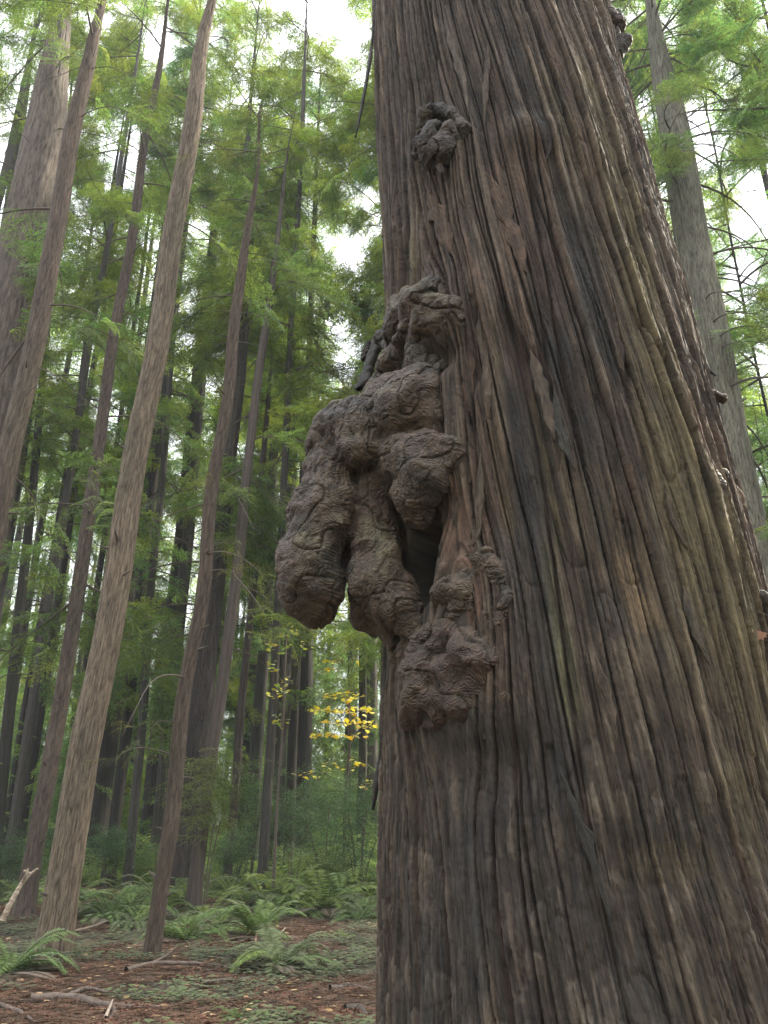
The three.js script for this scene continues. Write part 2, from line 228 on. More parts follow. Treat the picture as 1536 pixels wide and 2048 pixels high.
// burls: rounded lobes melted together, meshed with surface nets and carved with curling grain
function nets(sdf, lo, hi, cell) {
  const nx = Math.ceil((hi.x - lo.x) / cell) + 1, ny = Math.ceil((hi.y - lo.y) / cell) + 1, nz = Math.ceil((hi.z - lo.z) / cell) + 1, f = new Float32Array(nx * ny * nz);
  for (let z = 0, k = 0; z < nz; z++) for (let y = 0; y < ny; y++) for (let x = 0; x < nx; x++, k++) f[k] = sdf(lo.x + x * cell, lo.y + y * cell, lo.z + z * cell);
  const id = new Int32Array(nx * ny * nz).fill(-1), pos = [], idx = [], sx = 1, sy = nx, sz = nx * ny, off = [0, 1, sy, sy + 1, sz, sz + 1, sz + sy, sz + sy + 1];
  const E = [[0, 1], [2, 3], [4, 5], [6, 7], [0, 2], [1, 3], [4, 6], [5, 7], [0, 4], [1, 5], [2, 6], [3, 7]];
  for (let z = 0; z < nz - 1; z++) for (let y = 0; y < ny - 1; y++) for (let x = 0; x < nx - 1; x++) {
    const k = x + y * sy + z * sz; let n = 0, a = 0, b = 0, c = 0;
    for (const [p, q] of E) { const u = f[k + off[p]], v = f[k + off[q]]; if ((u < 0) === (v < 0)) continue; const t = u / (u - v); n++; a += (p & 1) + t * ((q & 1) - (p & 1)); b += ((p >> 1) & 1) + t * (((q >> 1) & 1) - ((p >> 1) & 1)); c += (p >> 2) + t * ((q >> 2) - (p >> 2)); }
    if (n) { id[k] = pos.length / 3; pos.push(lo.x + (x + a / n) * cell, lo.y + (y + b / n) * cell, lo.z + (z + c / n) * cell); }
  }
  const quad = (a, b, c, d, flip) => { if (a < 0 || b < 0 || c < 0 || d < 0) return; if (flip) idx.push(a, c, b, a, d, c); else idx.push(a, b, c, a, c, d); };
  for (let z = 1; z < nz - 1; z++) for (let y = 1; y < ny - 1; y++) for (let x = 1; x < nx - 1; x++) {
    const k = x + y * sy + z * sz, s = f[k] < 0;
    if (s !== f[k + sx] < 0) quad(id[k], id[k - sy], id[k - sy - sz], id[k - sz], s);
    if (s !== f[k + sy] < 0) quad(id[k], id[k - sz], id[k - sz - sx], id[k - sx], s);
    if (s !== f[k + sz] < 0) quad(id[k], id[k - sx], id[k - sx - sy], id[k - sy], s);
  }
  for (let i = 0; i < idx.length; i += 3) { const t = idx[i + 1]; idx[i + 1] = idx[i + 2]; idx[i + 2] = t; }
  return { pos, idx };
}
const mBurl = std({ vertexColors: true, bumpMap: texGnarl, bumpScale: 0.012, roughness: 0.72 });
// lobes: chains of [x, y, radius in pixels, proud of the trunk (in radii) or distance {d}]
function burlMesh(name, chains, { cell = 0.0075, k = 0.035, tint = [0.145, 0.102, 0.075], red = 0.3, rough = 1, cuts = [], seed = 0, warp = 0.045, curls = 1, label } = {}) {
  const caps = [];
  const pt = ([x, y, r, o]) => { const s = surf(x, y), p = typeof o === 'object' ? (() => { const [a, u, f] = ray(x, y), hd = Math.hypot(a, f); return V(a / hd * o.d, EYE + u / hd * o.d, -f / hd * o.d); })() : surf(x, y, (o ?? 0) * r * s.m).p; const dd = Math.hypot(p.x, p.z) / Math.hypot(...[ray(x, y)[0], ray(x, y)[2]]) / F; return { p, r: r * dd }; };
  const lo = V(1e9, 1e9, 1e9), hi = V(-1e9, -1e9, -1e9);
  const make = (chain, list) => { const q = chain.map(pt); for (let i = 0; i < Math.max(1, q.length - 1); i++) { const a = q[i], b = q[Math.min(i + 1, q.length - 1)], d = b.p.clone().sub(a.p); list.push({ x: a.p.x, y: a.p.y, z: a.p.z, dx: d.x, dy: d.y, dz: d.z, l: d.lengthSq() || 1e-9, r: a.r, dr: b.r - a.r }); } return q; };
  for (const ch of chains) for (const e of make(ch, caps)) { const m = V(1, 1, 1).multiplyScalar(e.r + 0.05); lo.min(e.p.clone().sub(m)); hi.max(e.p.clone().add(m)); }
  const holes = []; for (const ch of cuts) make(ch, holes);
  const dist = (c, x, y, z) => { const ax = x - c.x, ay = y - c.y, az = z - c.z, t = clamp((ax * c.dx + ay * c.dy + az * c.dz) / c.l), bx = ax - c.dx * t, by = ay - c.dy * t, bz = az - c.dz * t; return Math.sqrt(bx * bx + by * by + bz * bz) - c.r - c.dr * t; };
  const sdf = (X, Y, Z) => {
    const x = X + warp * n3(X * 5.5, Y * 5.5, Z * 5.5, seed + 31), y = Y + warp * n3(X * 5.5, Y * 5.5, Z * 5.5, seed + 32), z = Z + warp * 0.6 * n3(X * 5.5, Y * 5.5, Z * 5.5, seed + 33);
    let d = 9; for (const c of caps) { const e = dist(c, x, y, z), h = Math.max(k - Math.abs(d - e), 0) / k; d = Math.min(d, e) - h * h * k * 0.25; }
    for (const c of holes) { const e = -dist(c, x, y, z), h = Math.max(0.02 - Math.abs(d - e), 0) / 0.02; d = Math.max(d, e) + h * h * 0.005; }
    if (d < 0.09) d -= rough * (0.024 * n3(x * 5, y * 5, z * 5, seed) + 0.014 * (0.4 - Math.abs(n3(x * 8.5, y * 8.5, z * 8.5, seed + 5))) + 0.006 * n3(x * 15, y * 15, z * 15, seed + 3));
    return d;
  };
  const { pos, idx } = nets(sdf, lo, hi, cell), n = pos.length / 3, out = new Float32Array(n * 3), col = new Float32Array(n * 3), uv = new Float32Array(n * 2), e = 0.006;
  for (let i = 0; i < n; i++) {
    const x = pos[i * 3], y = pos[i * 3 + 1], z = pos[i * 3 + 2];
    let gx = sdf(x + e, y, z) - sdf(x - e, y, z), gy = sdf(x, y + e, z) - sdf(x, y - e, z), gz = sdf(x, y, z + e) - sdf(x, y, z - e); const l = Math.hypot(gx, gy, gz) || 1; gx /= l; gy /= l; gz /= l;
    const wx = x + 0.05 * n3(x * 7, y * 7, z * 7, seed + 9), wy = y + 0.05 * n3(x * 7, y * 7, z * 7, seed + 10), wz = z + 0.05 * n3(x * 7, y * 7, z * 7, seed + 11);
    const sw = n3(wx * 6.5, wy * 6.5, wz * 6.5, seed + 12), curl = Math.sin(sw * 30 + 4 * n3(x * 11, y * 11, z * 11, seed + 13)), patch = n3(x * 5, y * 5, z * 5, seed + 14), fine = n3(x * 60, y * 60, z * 60, seed + 15), mid = f3(x * 22, y * 22, z * 22, seed + 16);
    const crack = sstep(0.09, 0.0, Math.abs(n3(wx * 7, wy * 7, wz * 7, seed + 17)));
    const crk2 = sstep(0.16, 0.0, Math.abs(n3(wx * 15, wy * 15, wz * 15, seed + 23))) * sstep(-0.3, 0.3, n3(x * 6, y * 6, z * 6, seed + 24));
    const d = rough * (0.0034 * curls * curl * sstep(-0.1, 0.6, patch) - 0.009 * crk2 + 0.008 * mid + 0.012 * n3(x * 13, y * 13, z * 13, seed + 22) + 0.003 * fine - 0.016 * crack);
    out[i * 3] = x + gx * d; out[i * 3 + 1] = y + gy * d; out[i * 3 + 2] = z + gz * d; uv[i * 2] = (x + z * 0.8) * 2; uv[i * 2 + 1] = y * 2;
    const tan = sstep(0.0, 0.5, n3(x * 4.4, y * 4.4, z * 4.4, seed + 21)) * 0.45, w = lerp(0.6, clamp(0.5 + 0.5 * curl), curls * sstep(-0.3, 0.4, patch)), r = sstep(0.0, 0.6, n3(x * 3.3, y * 3.3, z * 3.3, seed + 18)) * red, litLichen = sstep(0.15, 0.6, n3(x * 5 + 9, y * 5, z * 5, seed + 19)) * 0.8 * sstep(-0.3, 0.5, gy), gr = sstep(0.1, 0.6, n3(x * 4, y * 4, z * 4 + 7, seed + 20)) * 0.8 * (1 - 0.7 * Math.min(1, red * 1.1 - 0.2));  // lichen on upward faces, strengthened to imitate light from above
    const K = 0.47 * (0.58 + 0.5 * w + 0.35 * fine + 0.45 * mid) * (1 - 0.4 * crack) * (1 - 0.35 * crk2);  // cracks darkened in the colour as painted shade
    for (let c = 0; c < 3; c++) { let v = tint[c]; v = lerp(v, [0.21, 0.158, 0.115][c], tan); v = lerp(v, [0.165, 0.088, 0.068][c], r); v = lerp(v, [0.07, 0.064, 0.058][c], gr); v = lerp(v, [0.2, 0.175, 0.1][c], litLichen); col[i * 3 + c] = v * K * [1.03, 1, 0.84][c]; }
  }
  const g = new THREE.BufferGeometry();
  g.setAttribute('position', new THREE.BufferAttribute(out, 3)); g.setAttribute('color', new THREE.BufferAttribute(col, 3)); g.setAttribute('uv', new THREE.BufferAttribute(uv, 2)); g.setIndex(idx); g.computeVertexNormals();
  const o = mesh(name, toGreat(g), mBurl, great); if (label) o.userData.label = label; return o;
}
const D = (d) => ({ d });
burlMesh('hanging_burl', [
  [[820, 815, 72, 0.8], [790, 805, 62, 0.65]], [[852, 770, 30, 1.2], [830, 762, 20, 1.2]], [[775, 795, 46, 0.3]], [[858, 830, 44, 0.6]],
  [[740, 832, 52, D(4.42)], [710, 862, 56, D(4.36)], [714, 900, 42, D(4.28)]], [[694, 842, 44, D(4.5)], [664, 878, 44, D(4.5)]],
  [[662, 880, 42, D(4.5)], [670, 945, 54, D(4.48)], [656, 1010, 60, D(4.45)]], [[656, 1010, 58, D(4.45)], [636, 1060, 62, D(4.42)], [618, 1120, 62, D(4.42)], [620, 1170, 64, D(4.44)], [624, 1200, 56, D(4.48)]], [[652, 1052, 36, D(4.34)]], [[600, 1150, 42, D(4.36)]], [[650, 1170, 34, D(4.44)]],
  [[800, 908, 56, 0.8], [850, 925, 66, 0.85]], [[896, 915, 40, 0.7]], [[850, 945, 60, 1.0], [830, 988, 46, 1.4], [836, 1018, 30, 1.6]], [[760, 920, 44, 0.6]], [[800, 960, 46, 0.8]], [[725, 935, 46, D(4.6)], [706, 1040, 36, D(4.62)], [722, 1120, 40, D(4.58)]], [[780, 990, 34, 0.4]], [[880, 960, 34, 0.6]],
  [[740, 900, 38, D(4.46)], [738, 980, 40, D(4.44)], [740, 1050, 46, D(4.42)], [748, 1115, 54, D(4.36)], [760, 1165, 62, D(4.3)], [800, 1212, 44, D(4.26)], [838, 1252, 30, D(4.26)], [850, 1280, 26, D(4.24)]], [[722, 1150, 40, D(4.36)]], [[775, 1120, 34, D(4.26)]],
  [[720, 1180, 30, D(4.5)], [728, 1222, 34, D(4.54)], [752, 1248, 30, D(4.56)]], [[780, 1250, 34, D(4.5)], [805, 1310, 30, D(4.5)]],
], { k: 0.028, warp: 0.03, seed: 100, label: 'largest burl, with two long lobes hanging clear of the trunk' });
burlMesh('burl', [
  [[800, 652, 40, 0.25]], [[845, 625, 44, 0.5]], [[872, 598, 34, 0.4]], [[906, 622, 32, 0.7], [912, 650, 24, 0.8]], [[880, 655, 28, 1.0], [882, 676, 20, 1.1]], [[842, 680, 28, 0.8], [835, 700, 22, 0.7]], [[782, 672, 28, 0.2], [800, 700, 20, 0.2]], [[838, 705, 30, 0.6], [850, 742, 34, 0.5]], [[795, 715, 28, 0.3], [775, 760, 32, 0.3]], [[858, 655, 32, 0.9]], [[820, 605, 26, 0.6]], [[800, 630, 40, 0.5]], [[825, 665, 34, 0.6]], [[885, 625, 34, 0.7]],
], { k: 0.026, seed: 237, rough: 1.15, label: 'knuckled burl above the hanging one' });
burlMesh('burl', [
  [[868, 1285, 46, 0.6], [905, 1272, 36, 0.6]], [[850, 1335, 48, 0.8]], [[850, 1392, 46, 0.8], [872, 1425, 40, 0.6]], [[902, 1395, 38, 0.7]], [[936, 1312, 44, 0.9]], [[905, 1340, 40, 0.7]], [[832, 1430, 30, 0.4]], [[965, 1280, 28, 0.4]], [[815, 1320, 28, 0.4], [815, 1280, 18, 0.5]], [[962, 1330, 30, 0.3]], [[985, 1300, 26, 0.1]], [[945, 1365, 44, 0.05]], [[935, 1415, 36, 0.1]], [[950, 1300, 34, 0.4]],
], { k: 0.05, seed: 329, curls: 0.35, tint: [0.13, 0.078, 0.062], red: 0.95, label: 'reddish lumpy burl lowest on the trunk' });
burlMesh('knot', [
  [[893, 1190, 36, 1.0]], [[930, 1198, 38, 0.8], [940, 1158, 32, 0.7]], [[892, 1128, 13, 1.2], [928, 1116, 15, 1.1], [972, 1116, 16, 1.1], [1000, 1145, 19, 1.0], [1014, 1182, 19, 1.0], [1006, 1226, 18, 0.9]], [[970, 1190, 26, 0.2]], [[915, 1225, 28, 0.5]], [[985, 1222, 24, 0.5]], [[920, 1160, 26, 0.6]],
], { k: 0.05, seed: 400, cuts: [[[962, 1160, 9, 2.4], [966, 1205, 10, 2.4]]], label: 'knot with a curled rim and a red slit' });
burlMesh('knot', [
  [[842, 268, 12, 1.2], [852, 240, 13, 1.4], [872, 222, 12, 1.5], [902, 230, 12, 1.3], [932, 256, 11, 1.0]], [[848, 292, 26, 0.9]], [[884, 300, 28, 0.9]], [[862, 318, 26, 0.8]], [[905, 265, 26, 0.6]], [[872, 272, 34, 0.2]], [[868, 325, 20, 0.8]], [[832, 316, 17, 0.5]], [[905, 275, 18, 0.5]], [[872, 325, 6, 3.5], [884, 346, 4, 6]], [[850, 340, 15, 0.4]],
], { k: 0.014, cell: 0.007, warp: 0.02, seed: 500, rough: 1.25, cuts: [[[884, 256, 10, 2.2]]], tint: [0.06, 0.045, 0.036], label: 'jagged dark knot high on the trunk' });
burlMesh('knot', [[[1230, 46, 24, D(4.85)]], [[1246, 84, 18, D(4.85)], [1238, 105, 10, D(4.85)]], [[1222, 74, 22, D(4.85)]]], { k: 0.02, seed: 600, tint: [0.09, 0.07, 0.055], label: 'round knot on the right edge near the top' });
burlMesh('knot', [[[1408, 784, 15, D(4.75)], [1428, 790, 14, D(4.72)]], [[1446, 800, 10, D(4.72)]], [[1412, 808, 12, D(4.75)]]], { k: 0.012, cell: 0.007, warp: 0.02, seed: 700, label: 'small double knot on the right edge' });
burlMesh('knot', [[[1418, 950, 14, 0.8], [1436, 976, 16, 0.8]], [[1440, 950, 12, 0.6]]], { k: 0.02, cell: 0.008, seed: 800, tint: [0.17, 0.135, 0.1] });
burlMesh('knot', [[[1512, 1205, 12, 0.3], [1528, 1235, 14, 0.4]], [[1536, 1282, 14, 0.3]]], { k: 0.03, seed: 900 });
burlMesh('knot', [[[1000, 1370, 11, 1.2]], [[1008, 1392, 12, 1.2]], [[985, 1362, 9, 1]], [[1016, 1405, 8, 1]], [[978, 1390, 14, 0.4]], [[1010, 1425, 12, 0.3]]], { k: 0.008, cell: 0.006, seed: 950, rough: 0.8, warp: 0.01, tint: [0.15, 0.105, 0.085], label: 'cluster of small knobs beside the reddish burl' });

// loose strips and plates of bark
const mStrip = mBark;
function strip(path, wpx, out, thick, { seed = 1, c = [0.14, 0.1, 0.08], name = 'bark_strip', twist = 0, label } = {}) {
  const plate = name === 'bark_plate';
  const pts = path.map(([x, y, o]) => typeof o === 'object' ? at(x, y, o.d) : surf(x, y, out + (o ?? 0)).p), cu = new THREE.CatmullRomCurve3(pts), n = Math.max(24, Math.round(cu.getLength() / 0.02)), m = 12, pos = [], col = [], uv = [], idx = [];
  const mp = surf(path[0][0], path[0][1]).m;
  for (let i = 0; i <= n; i++) {
    const t = i / n, p = cu.getPointAt(t), tan = cu.getTangentAt(t), view = V(-p.x, EYE - p.y, -p.z).normalize();
    const R = ringAt(p.y), nor = V(p.x - R.x, 0, p.z - R.z).normalize().lerp(view, 0.35).normalize(), side = V().crossVectors(tan, nor).normalize(); nor.crossVectors(side, tan).normalize();
    side.applyAxisAngle(tan, twist * (t - 0.5)); nor.applyAxisAngle(tan, twist * (t - 0.5));
    const end = plate ? Math.min(1, Math.min(t * 8, (1 - t) * 12) + 0.45) : Math.pow(Math.min(1, Math.min(t * 3.2, (1 - t) * 2.6) + 0.04), 0.8), w = wpx * mp * end * (0.85 + 0.3 * n2(t * 9, seed, 301)) / 2, th = thick * (0.6 + 0.4 * end) / 2;
    for (let j = 0; j <= m; j++) {
      const a = j / m * Math.PI * 2, ca = Math.cos(a), sa = Math.sin(a), sq = Math.pow(Math.abs(ca), 0.35) * Math.sign(ca), k = 1 + 0.25 * n2(j * 1.7 % m, t * 30, seed);
      const q = p.clone().addScaledVector(side, sq * w * (1 + 0.3 * n2(t * 13, Math.sign(ca) * 3, seed + 2))).addScaledVector(nor, sa * th * k);
      pos.push(q.x, q.y, q.z); uv.push(sq * w + seed, t * cu.getLength());
      const K = 0.6 * (1 + 0.45 * n2(j * 1.3, t * 14, seed + 5) + 0.15 * n2(t * 70, j, seed)); col.push(c[0] * K, c[1] * K, c[2] * K * 0.9);
    }
  }
  for (let i = 0; i < n; i++) for (let j = 0; j < m; j++) { const a = i * (m + 1) + j, b = a + m + 1; idx.push(a, b, a + 1, b, b + 1, a + 1); }
  const g = new THREE.BufferGeometry();
  g.setAttribute('position', new THREE.Float32BufferAttribute(pos, 3)); g.setAttribute('color', new THREE.Float32BufferAttribute(col, 3)); g.setAttribute('uv', new THREE.Float32BufferAttribute(uv, 2)); g.setIndex(idx); g.computeVertexNormals();
  const o = mesh(name, toGreat(g), mStrip, great); if (label) o.userData.label = label; return o;
}
const dk = [0.05, 0.042, 0.036], pl = [0.15, 0.112, 0.09], rd = [0.15, 0.095, 0.07];
strip([[748, 40, D(4.8)], [741, 110, D(4.78)], [728, 190, D(4.76)], [711, 276, D(4.75)]], 13, 0, 0.02, { seed: 11, c: dk, label: 'dark strip of bark peeling away from the left edge' });
strip([[757, 672, D(4.72)], [744, 715, D(4.7)], [722, 776, D(4.68)]], 46, 0, 0.05, { seed: 12, c: [0.06, 0.055, 0.052], name: 'bark_plate', label: 'dark split plate of bark beside the knuckled burl' });
strip([[742, 684, D(4.8)], [735, 700, D(4.8)], [730, 720, D(4.8)]], 26, 0, 0.05, { seed: 13, c: dk, name: 'bark_plate' });
strip([[770, 1490, D(4.78)], [757, 1545, D(4.78)], [746, 1620, D(4.77)]], 17, 0, 0.03, { seed: 14, c: dk, label: 'black strip of bark hanging at the lower left edge' });
strip([[775, 1305, D(4.78)], [770, 1400, D(4.78)], [762, 1520, D(4.78)]], 22, 0, 0.05, { seed: 15, c: [0.09, 0.07, 0.06] });
strip([[886, 20], [902, 90], [926, 160], [938, 235]], 15, 0.022, 0.019, { seed: 16, c: [0.17, 0.135, 0.115] });
strip([[968, 340], [1000, 410], [1030, 480], [1052, 545]], 34, 0.016, 0.028, { seed: 17, c: rd });
strip([[976, 90], [972, 170], [968, 250]], 13, 0.019, 0.017, { seed: 18, c: pl });
strip([[855, 385], [880, 440], [905, 510]], 38, 0.004, 0.028, { seed: 19, c: rd });
strip([[1092, 235], [1098, 300], [1086, 330]], 13, 0.022, 0.017, { seed: 20, c: dk });
strip([[935, 640], [938, 740], [934, 860]], 26, 0.016, 0.028, { seed: 21, c: [0.17, 0.1, 0.075] });
strip([[962, 560], [968, 680], [972, 800], [968, 900]], 24, 0.016, 0.025, { seed: 22, c: pl });
strip([[945, 900], [930, 980], [900, 1080], [880, 1140]], 30, 0.022, 0.033, { seed: 23, c: [0.12, 0.088, 0.07] });
strip([[962, 905], [958, 990], [950, 1080], [905, 1118]], 18, 0.04, 0.028, { seed: 24, c: pl });
strip([[925, 865], [935, 900], [915, 945], [900, 990]], 17, 0.022, 0.028, { seed: 25, c: [0.11, 0.085, 0.068] });
strip([[1108, 780], [1120, 860], [1150, 940]], 22, 0.016, 0.022, { seed: 26, c: [0.08, 0.075, 0.07] });
strip([[1060, 700], [1085, 780], [1110, 880]], 26, 0.016, 0.028, { seed: 27, c: pl });
strip([[1120, 1540], [1150, 1620], [1185, 1720], [1225, 1850]], 26, 0.016, 0.033, { seed: 28, c: [0.06, 0.054, 0.05], label: 'long dark ridge of bark slanting down the lower trunk' });
strip([[930, 1400], [950, 1440], [972, 1480]], 26, 0.022, 0.028, { seed: 29, c: [0.13, 0.12, 0.1] });
strip([[1330, 980], [1350, 1050], [1375, 1100]], 14, 0.022, 0.017, { seed: 30, c: pl });
strip([[1190, 1310], [1215, 1390], [1235, 1480]], 24, 0.016, 0.028, { seed: 31, c: pl });
strip([[1365, 1170], [1385, 1250], [1420, 1330]], 20, 0.022, 0.022, { seed: 32, c: [0.15, 0.125, 0.1] });
strip([[820, 700], [850, 735], [895, 765]], 24, 0.016, 0.028, { seed: 33, c: [0.09, 0.075, 0.065] });
strip([[790, 690], [800, 720], [812, 748]], 16, 0.022, 0.022, { seed: 34, c: [0.1, 0.09, 0.08] });
strip([[1405, 700, D(4.75)], [1418, 740, D(4.74)], [1432, 752, D(4.72)]], 16, 0, 0.02, { seed: 35, c: [0.02, 0.02, 0.02] });

// ------------------------------------------------------------------ foliage units
function LeafBuilder() {
  const pos = [], col = [];
  return {
    pos, col,
    tri(a, b, c, k) { pos.push(a.x, a.y, a.z, b.x, b.y, b.z, c.x, c.y, c.z); for (let i = 0; i < 3; i++) col.push(k[0], k[1], k[2]); },
    kite(o, d, s, len, wid, k) { // a leaf: base o, direction d, sideways s
      const m = o.clone().addScaledVector(d, len * 0.45), t = o.clone().addScaledVector(d, len); const l = m.clone().addScaledVector(s, wid / 2), r = m.addScaledVector(s, -wid / 2);
      this.tri(o, r, t, k); this.tri(o, t, l, k);
    },
    twig(a, b, w, k) { const d = b.clone().sub(a).normalize(), s = V(0, 1, 0).cross(d).normalize().multiplyScalar(w), u = V().crossVectors(d, s).normalize().multiplyScalar(w); for (const q of [s, u]) { const a1 = a.clone().add(q), a2 = a.clone().sub(q), b1 = b.clone().addScaledVector(q, 0.5), b2 = b.clone().addScaledVector(q, -0.5); this.tri(a1, a2, b1, k); this.tri(b1, a2, b2, k); } },
    build() { const g = new THREE.BufferGeometry(); g.setAttribute('position', new THREE.Float32BufferAttribute(pos, 3)); g.setAttribute('color', new THREE.Float32BufferAttribute(col, 3)); g.computeVertexNormals(); return g; },
  };
}
function boughUnit(seed, dense = 1.35, ll = 1, skip = 0.08) { // drooping redwood bough, 1.2 m, along +x
  const R = rng(seed), B = LeafBuilder(), L = 0.85, droop = 0.15 + 0.35 * R();
  const axis = (t) => V(t * L, -droop * t * t * L + 0.03 * Math.sin(t * 7 + seed), 0.06 * Math.sin(t * 5 + seed * 2));
  for (let i = 0; i < 6; i++) B.twig(axis(i / 6), axis((i + 1) / 6), 0.006 * (1 - i / 8), [0.5, 0.36, 0.26]);
  const N = 12;
  for (let i = 1; i <= N; i++) {
    const t = i / N, o = axis(t), sg = i % 2 ? 1 : -1, len = (0.08 + 0.3 * Math.sin(Math.PI * Math.min(1, t * 0.8 + 0.16))) * (0.7 + 0.5 * R()), ang = 0.75 + 0.3 * R();
    const d0 = V(Math.cos(ang), -0.15 - 0.3 * R(), sg * Math.sin(ang)).normalize(), M = Math.max(3, Math.round(len / 0.05 * dense));
    const pt = (q) => o.clone().addScaledVector(d0, q * len).add(V(0, -0.18 * q * q * len, 0));
    B.twig(pt(0), pt(1), 0.003, [0.55, 0.45, 0.3]);
    const tone = 0.75 + 0.5 * R();
    for (let j = 0; j <= M; j++) {
      const q = (j + 0.3 * R()) / M, b = pt(Math.min(q, 1)), fwd = d0.clone().add(V(0, -0.3 * q, 0)).normalize(), nrm = V(R() - 0.5, 1.2, R() - 0.5).normalize(), side = V().crossVectors(nrm, fwd).normalize();
      for (const s of [1, -1]) {
        if (R() < skip) continue;
        const a = 0.75 + 0.35 * R(), dir = fwd.clone().multiplyScalar(Math.cos(a)).addScaledVector(side, s * Math.sin(a)).add(V(0, -0.2 * R(), 0)).normalize(), across = V().crossVectors(dir, nrm).normalize().add(V(0, 0.5 * (R() - 0.5), 0));
        const k = tone * (0.8 + 0.4 * R()); B.kite(b, dir, across, (0.055 + 0.05 * R()) * ll * (1 - 0.35 * q), (0.018 + 0.01 * R()) * (0.4 + 0.6 * ll), [k * 1.0, k, k * 0.95]);
      }
    }
  }
  return B.build();
}
function leafyUnit(seed, leaf = 0.05, n = 34, L = 0.7) { // a twig of small oval leaves
  const R = rng(seed), B = LeafBuilder(); const ax = (t) => V(t * L, 0.05 * Math.sin(t * 4 + seed) - 0.12 * t * t, 0.05 * Math.sin(t * 6));
  for (let i = 0; i < 4; i++) B.twig(ax(i / 4), ax((i + 1) / 4), 0.004, [0.6, 0.42, 0.3]);
  for (let i = 0; i < n; i++) {
    const t = 0.1 + 0.9 * R(), p = ax(t).add(V((R() - 0.5) * 0.1, (R() - 0.5) * 0.14, (R() - 0.5) * 0.3 * (1.1 - t * 0.5))), d = V(R() - 0.3, (R() - 0.6) * 0.8, (R() - 0.5) * 2).normalize(), s = V().crossVectors(d, V(R() - 0.5, 1, R() - 0.5)).normalize(), k = 0.7 + 0.6 * R();
    B.kite(p, d, s, leaf * (0.7 + 0.6 * R()), leaf * 0.5, [k, k, k]);
  }
  return B.build();
}
const WISP = [1, 2].map((s) => boughUnit(s * 23, 1.2, 0.5, 0.25)), BOUGH = [1, 2, 3, 4, 5, 6].map((s) => boughUnit(s * 17)), LEAFY = [1, 2, 3].map((s) => leafyUnit(s * 31)), BROAD = [1, 2].map((s) => leafyUnit(s * 37, 0.11, 26, 0.9));
const leafMat = (r, g, b, t = 0.45) => new THREE.MeshPhysicalMaterial({ color: rgb(r, g, b), vertexColors: true, roughness: 0.95, transmission: t, thickness: 0, side: THREE.DoubleSide, specularIntensity: 0.4 });
const mNeedle = leafMat(0.175, 0.268, 0.055, 0.75), mBroad = leafMat(0.15, 0.22, 0.03, 0.6), mBush = leafMat(0.11, 0.2, 0.08, 0.55), mDead = leafMat(0.16, 0.12, 0.085, 0.2);
const mTwig = std({ color: rgb(0.1, 0.078, 0.06) }), mTwigPale = std({ color: rgb(0.22, 0.2, 0.16) });
const GAPS = [[694, 58, 38, 46], [690, 505, 34, 42], [735, 150, 14, 40], [690, 662, 24, 28], [318, 95, 26, 50], [245, 300, 36, 56], [235, 350, 20, 40], [148, 205, 12, 25], [300, 490, 14, 46], [292, 565, 18, 40], [8, 290, 22, 60], [5, 440, 18, 50], [282, 665, 14, 28], [410, 470, 26, 26], [485, 900, 16, 28], [225, 815, 16, 44], [70, 970, 14, 24], [75, 1050, 10, 20], [14, 1060, 14, 26], [65, 790, 12, 26], [700, 735, 18, 38],
  [1330, 50, 18, 50], [1400, 270, 30, 70], [1500, 400, 34, 60], [1475, 560, 36, 30], [1290, 225, 18, 50], [1325, 430, 12, 50], [1440, 130, 20, 20]];
function inGap(p) { const [x, y] = project(p); for (const [a, b, w, h] of GAPS) { const q = ((x - a) / w) ** 2 + ((y - b) / h) ** 2; if (q < 1.35) return true; } return false; }
const SUNWARD = V(40, 44, -22).normalize(), GLADES = [at(690, 1425, 27), at(730, 1460, 27), at(565, 1330, 24), at(695, 1280, 40), at(130, 120, 20), at(110, 330, 20), at(650, 1620, 27)];
function inShaft(p) { for (const g of GLADES) { const d = p.clone().sub(g), t = d.dot(SUNWARD); if (t > 0.8 && d.addScaledVector(SUNWARD, -t).lengthSq() < (1.1 + 0.035 * t) ** 2) return true; } return false; } // gaps in the canopy that let sun through
function hiddenByGreat(p) { const [x, y] = project(p); return x > 960 && x < 1020 + 0.2 * y && y > -200; }
function instanced(name, geo, mat, list, parent, colorOf) {
  if (!list.length) return null;
  const o = new THREE.InstancedMesh(geo, mat, list.length); o.name = name; o.castShadow = o.receiveShadow = true;
  list.forEach((e, i) => { o.setMatrixAt(i, e.m); o.setColorAt(i, e.c); });
  o.userData.kind = 'stuff'; parent.add(o); return o;
}
// branch shapes: length 1 along +x
const mkBR = (thin) => [1, 2, 3, 4, 5, 6].map((s) => {
  const R = rng(s * 101), up = 0.1 + 0.3 * R(), dr = 0.25 + 0.45 * R(), w = 0.05 + 0.06 * R(), f = 3 + 3 * R();
  const at1 = (t) => V(t * (1 - 0.12 * dr * t), up * t - dr * t * t, w * Math.sin(t * f));
  const pos = [], idx = [], n = 12, m = 5;
  for (let i = 0; i <= n; i++) { const t = i / n, p = at1(t), r = thin * lerp(0.0105, 0.0016, Math.pow(t, 0.7)); for (let j = 0; j < m; j++) { const a = j / m * Math.PI * 2; pos.push(p.x, p.y + r * Math.sin(a), p.z + r * Math.cos(a)); } }
  for (let i = 0; i < n; i++) for (let j = 0; j < m; j++) { const a = i * m + j, b = i * m + (j + 1) % m; idx.push(a, b, a + m, b, b + m, a + m); }
  const g = new THREE.BufferGeometry(); g.setAttribute('position', new THREE.Float32BufferAttribute(pos, 3)); g.setIndex(idx); g.computeVertexNormals();
  return { g, at1 };
});

const BR = mkBR(1), BRT = mkBR(0.45);
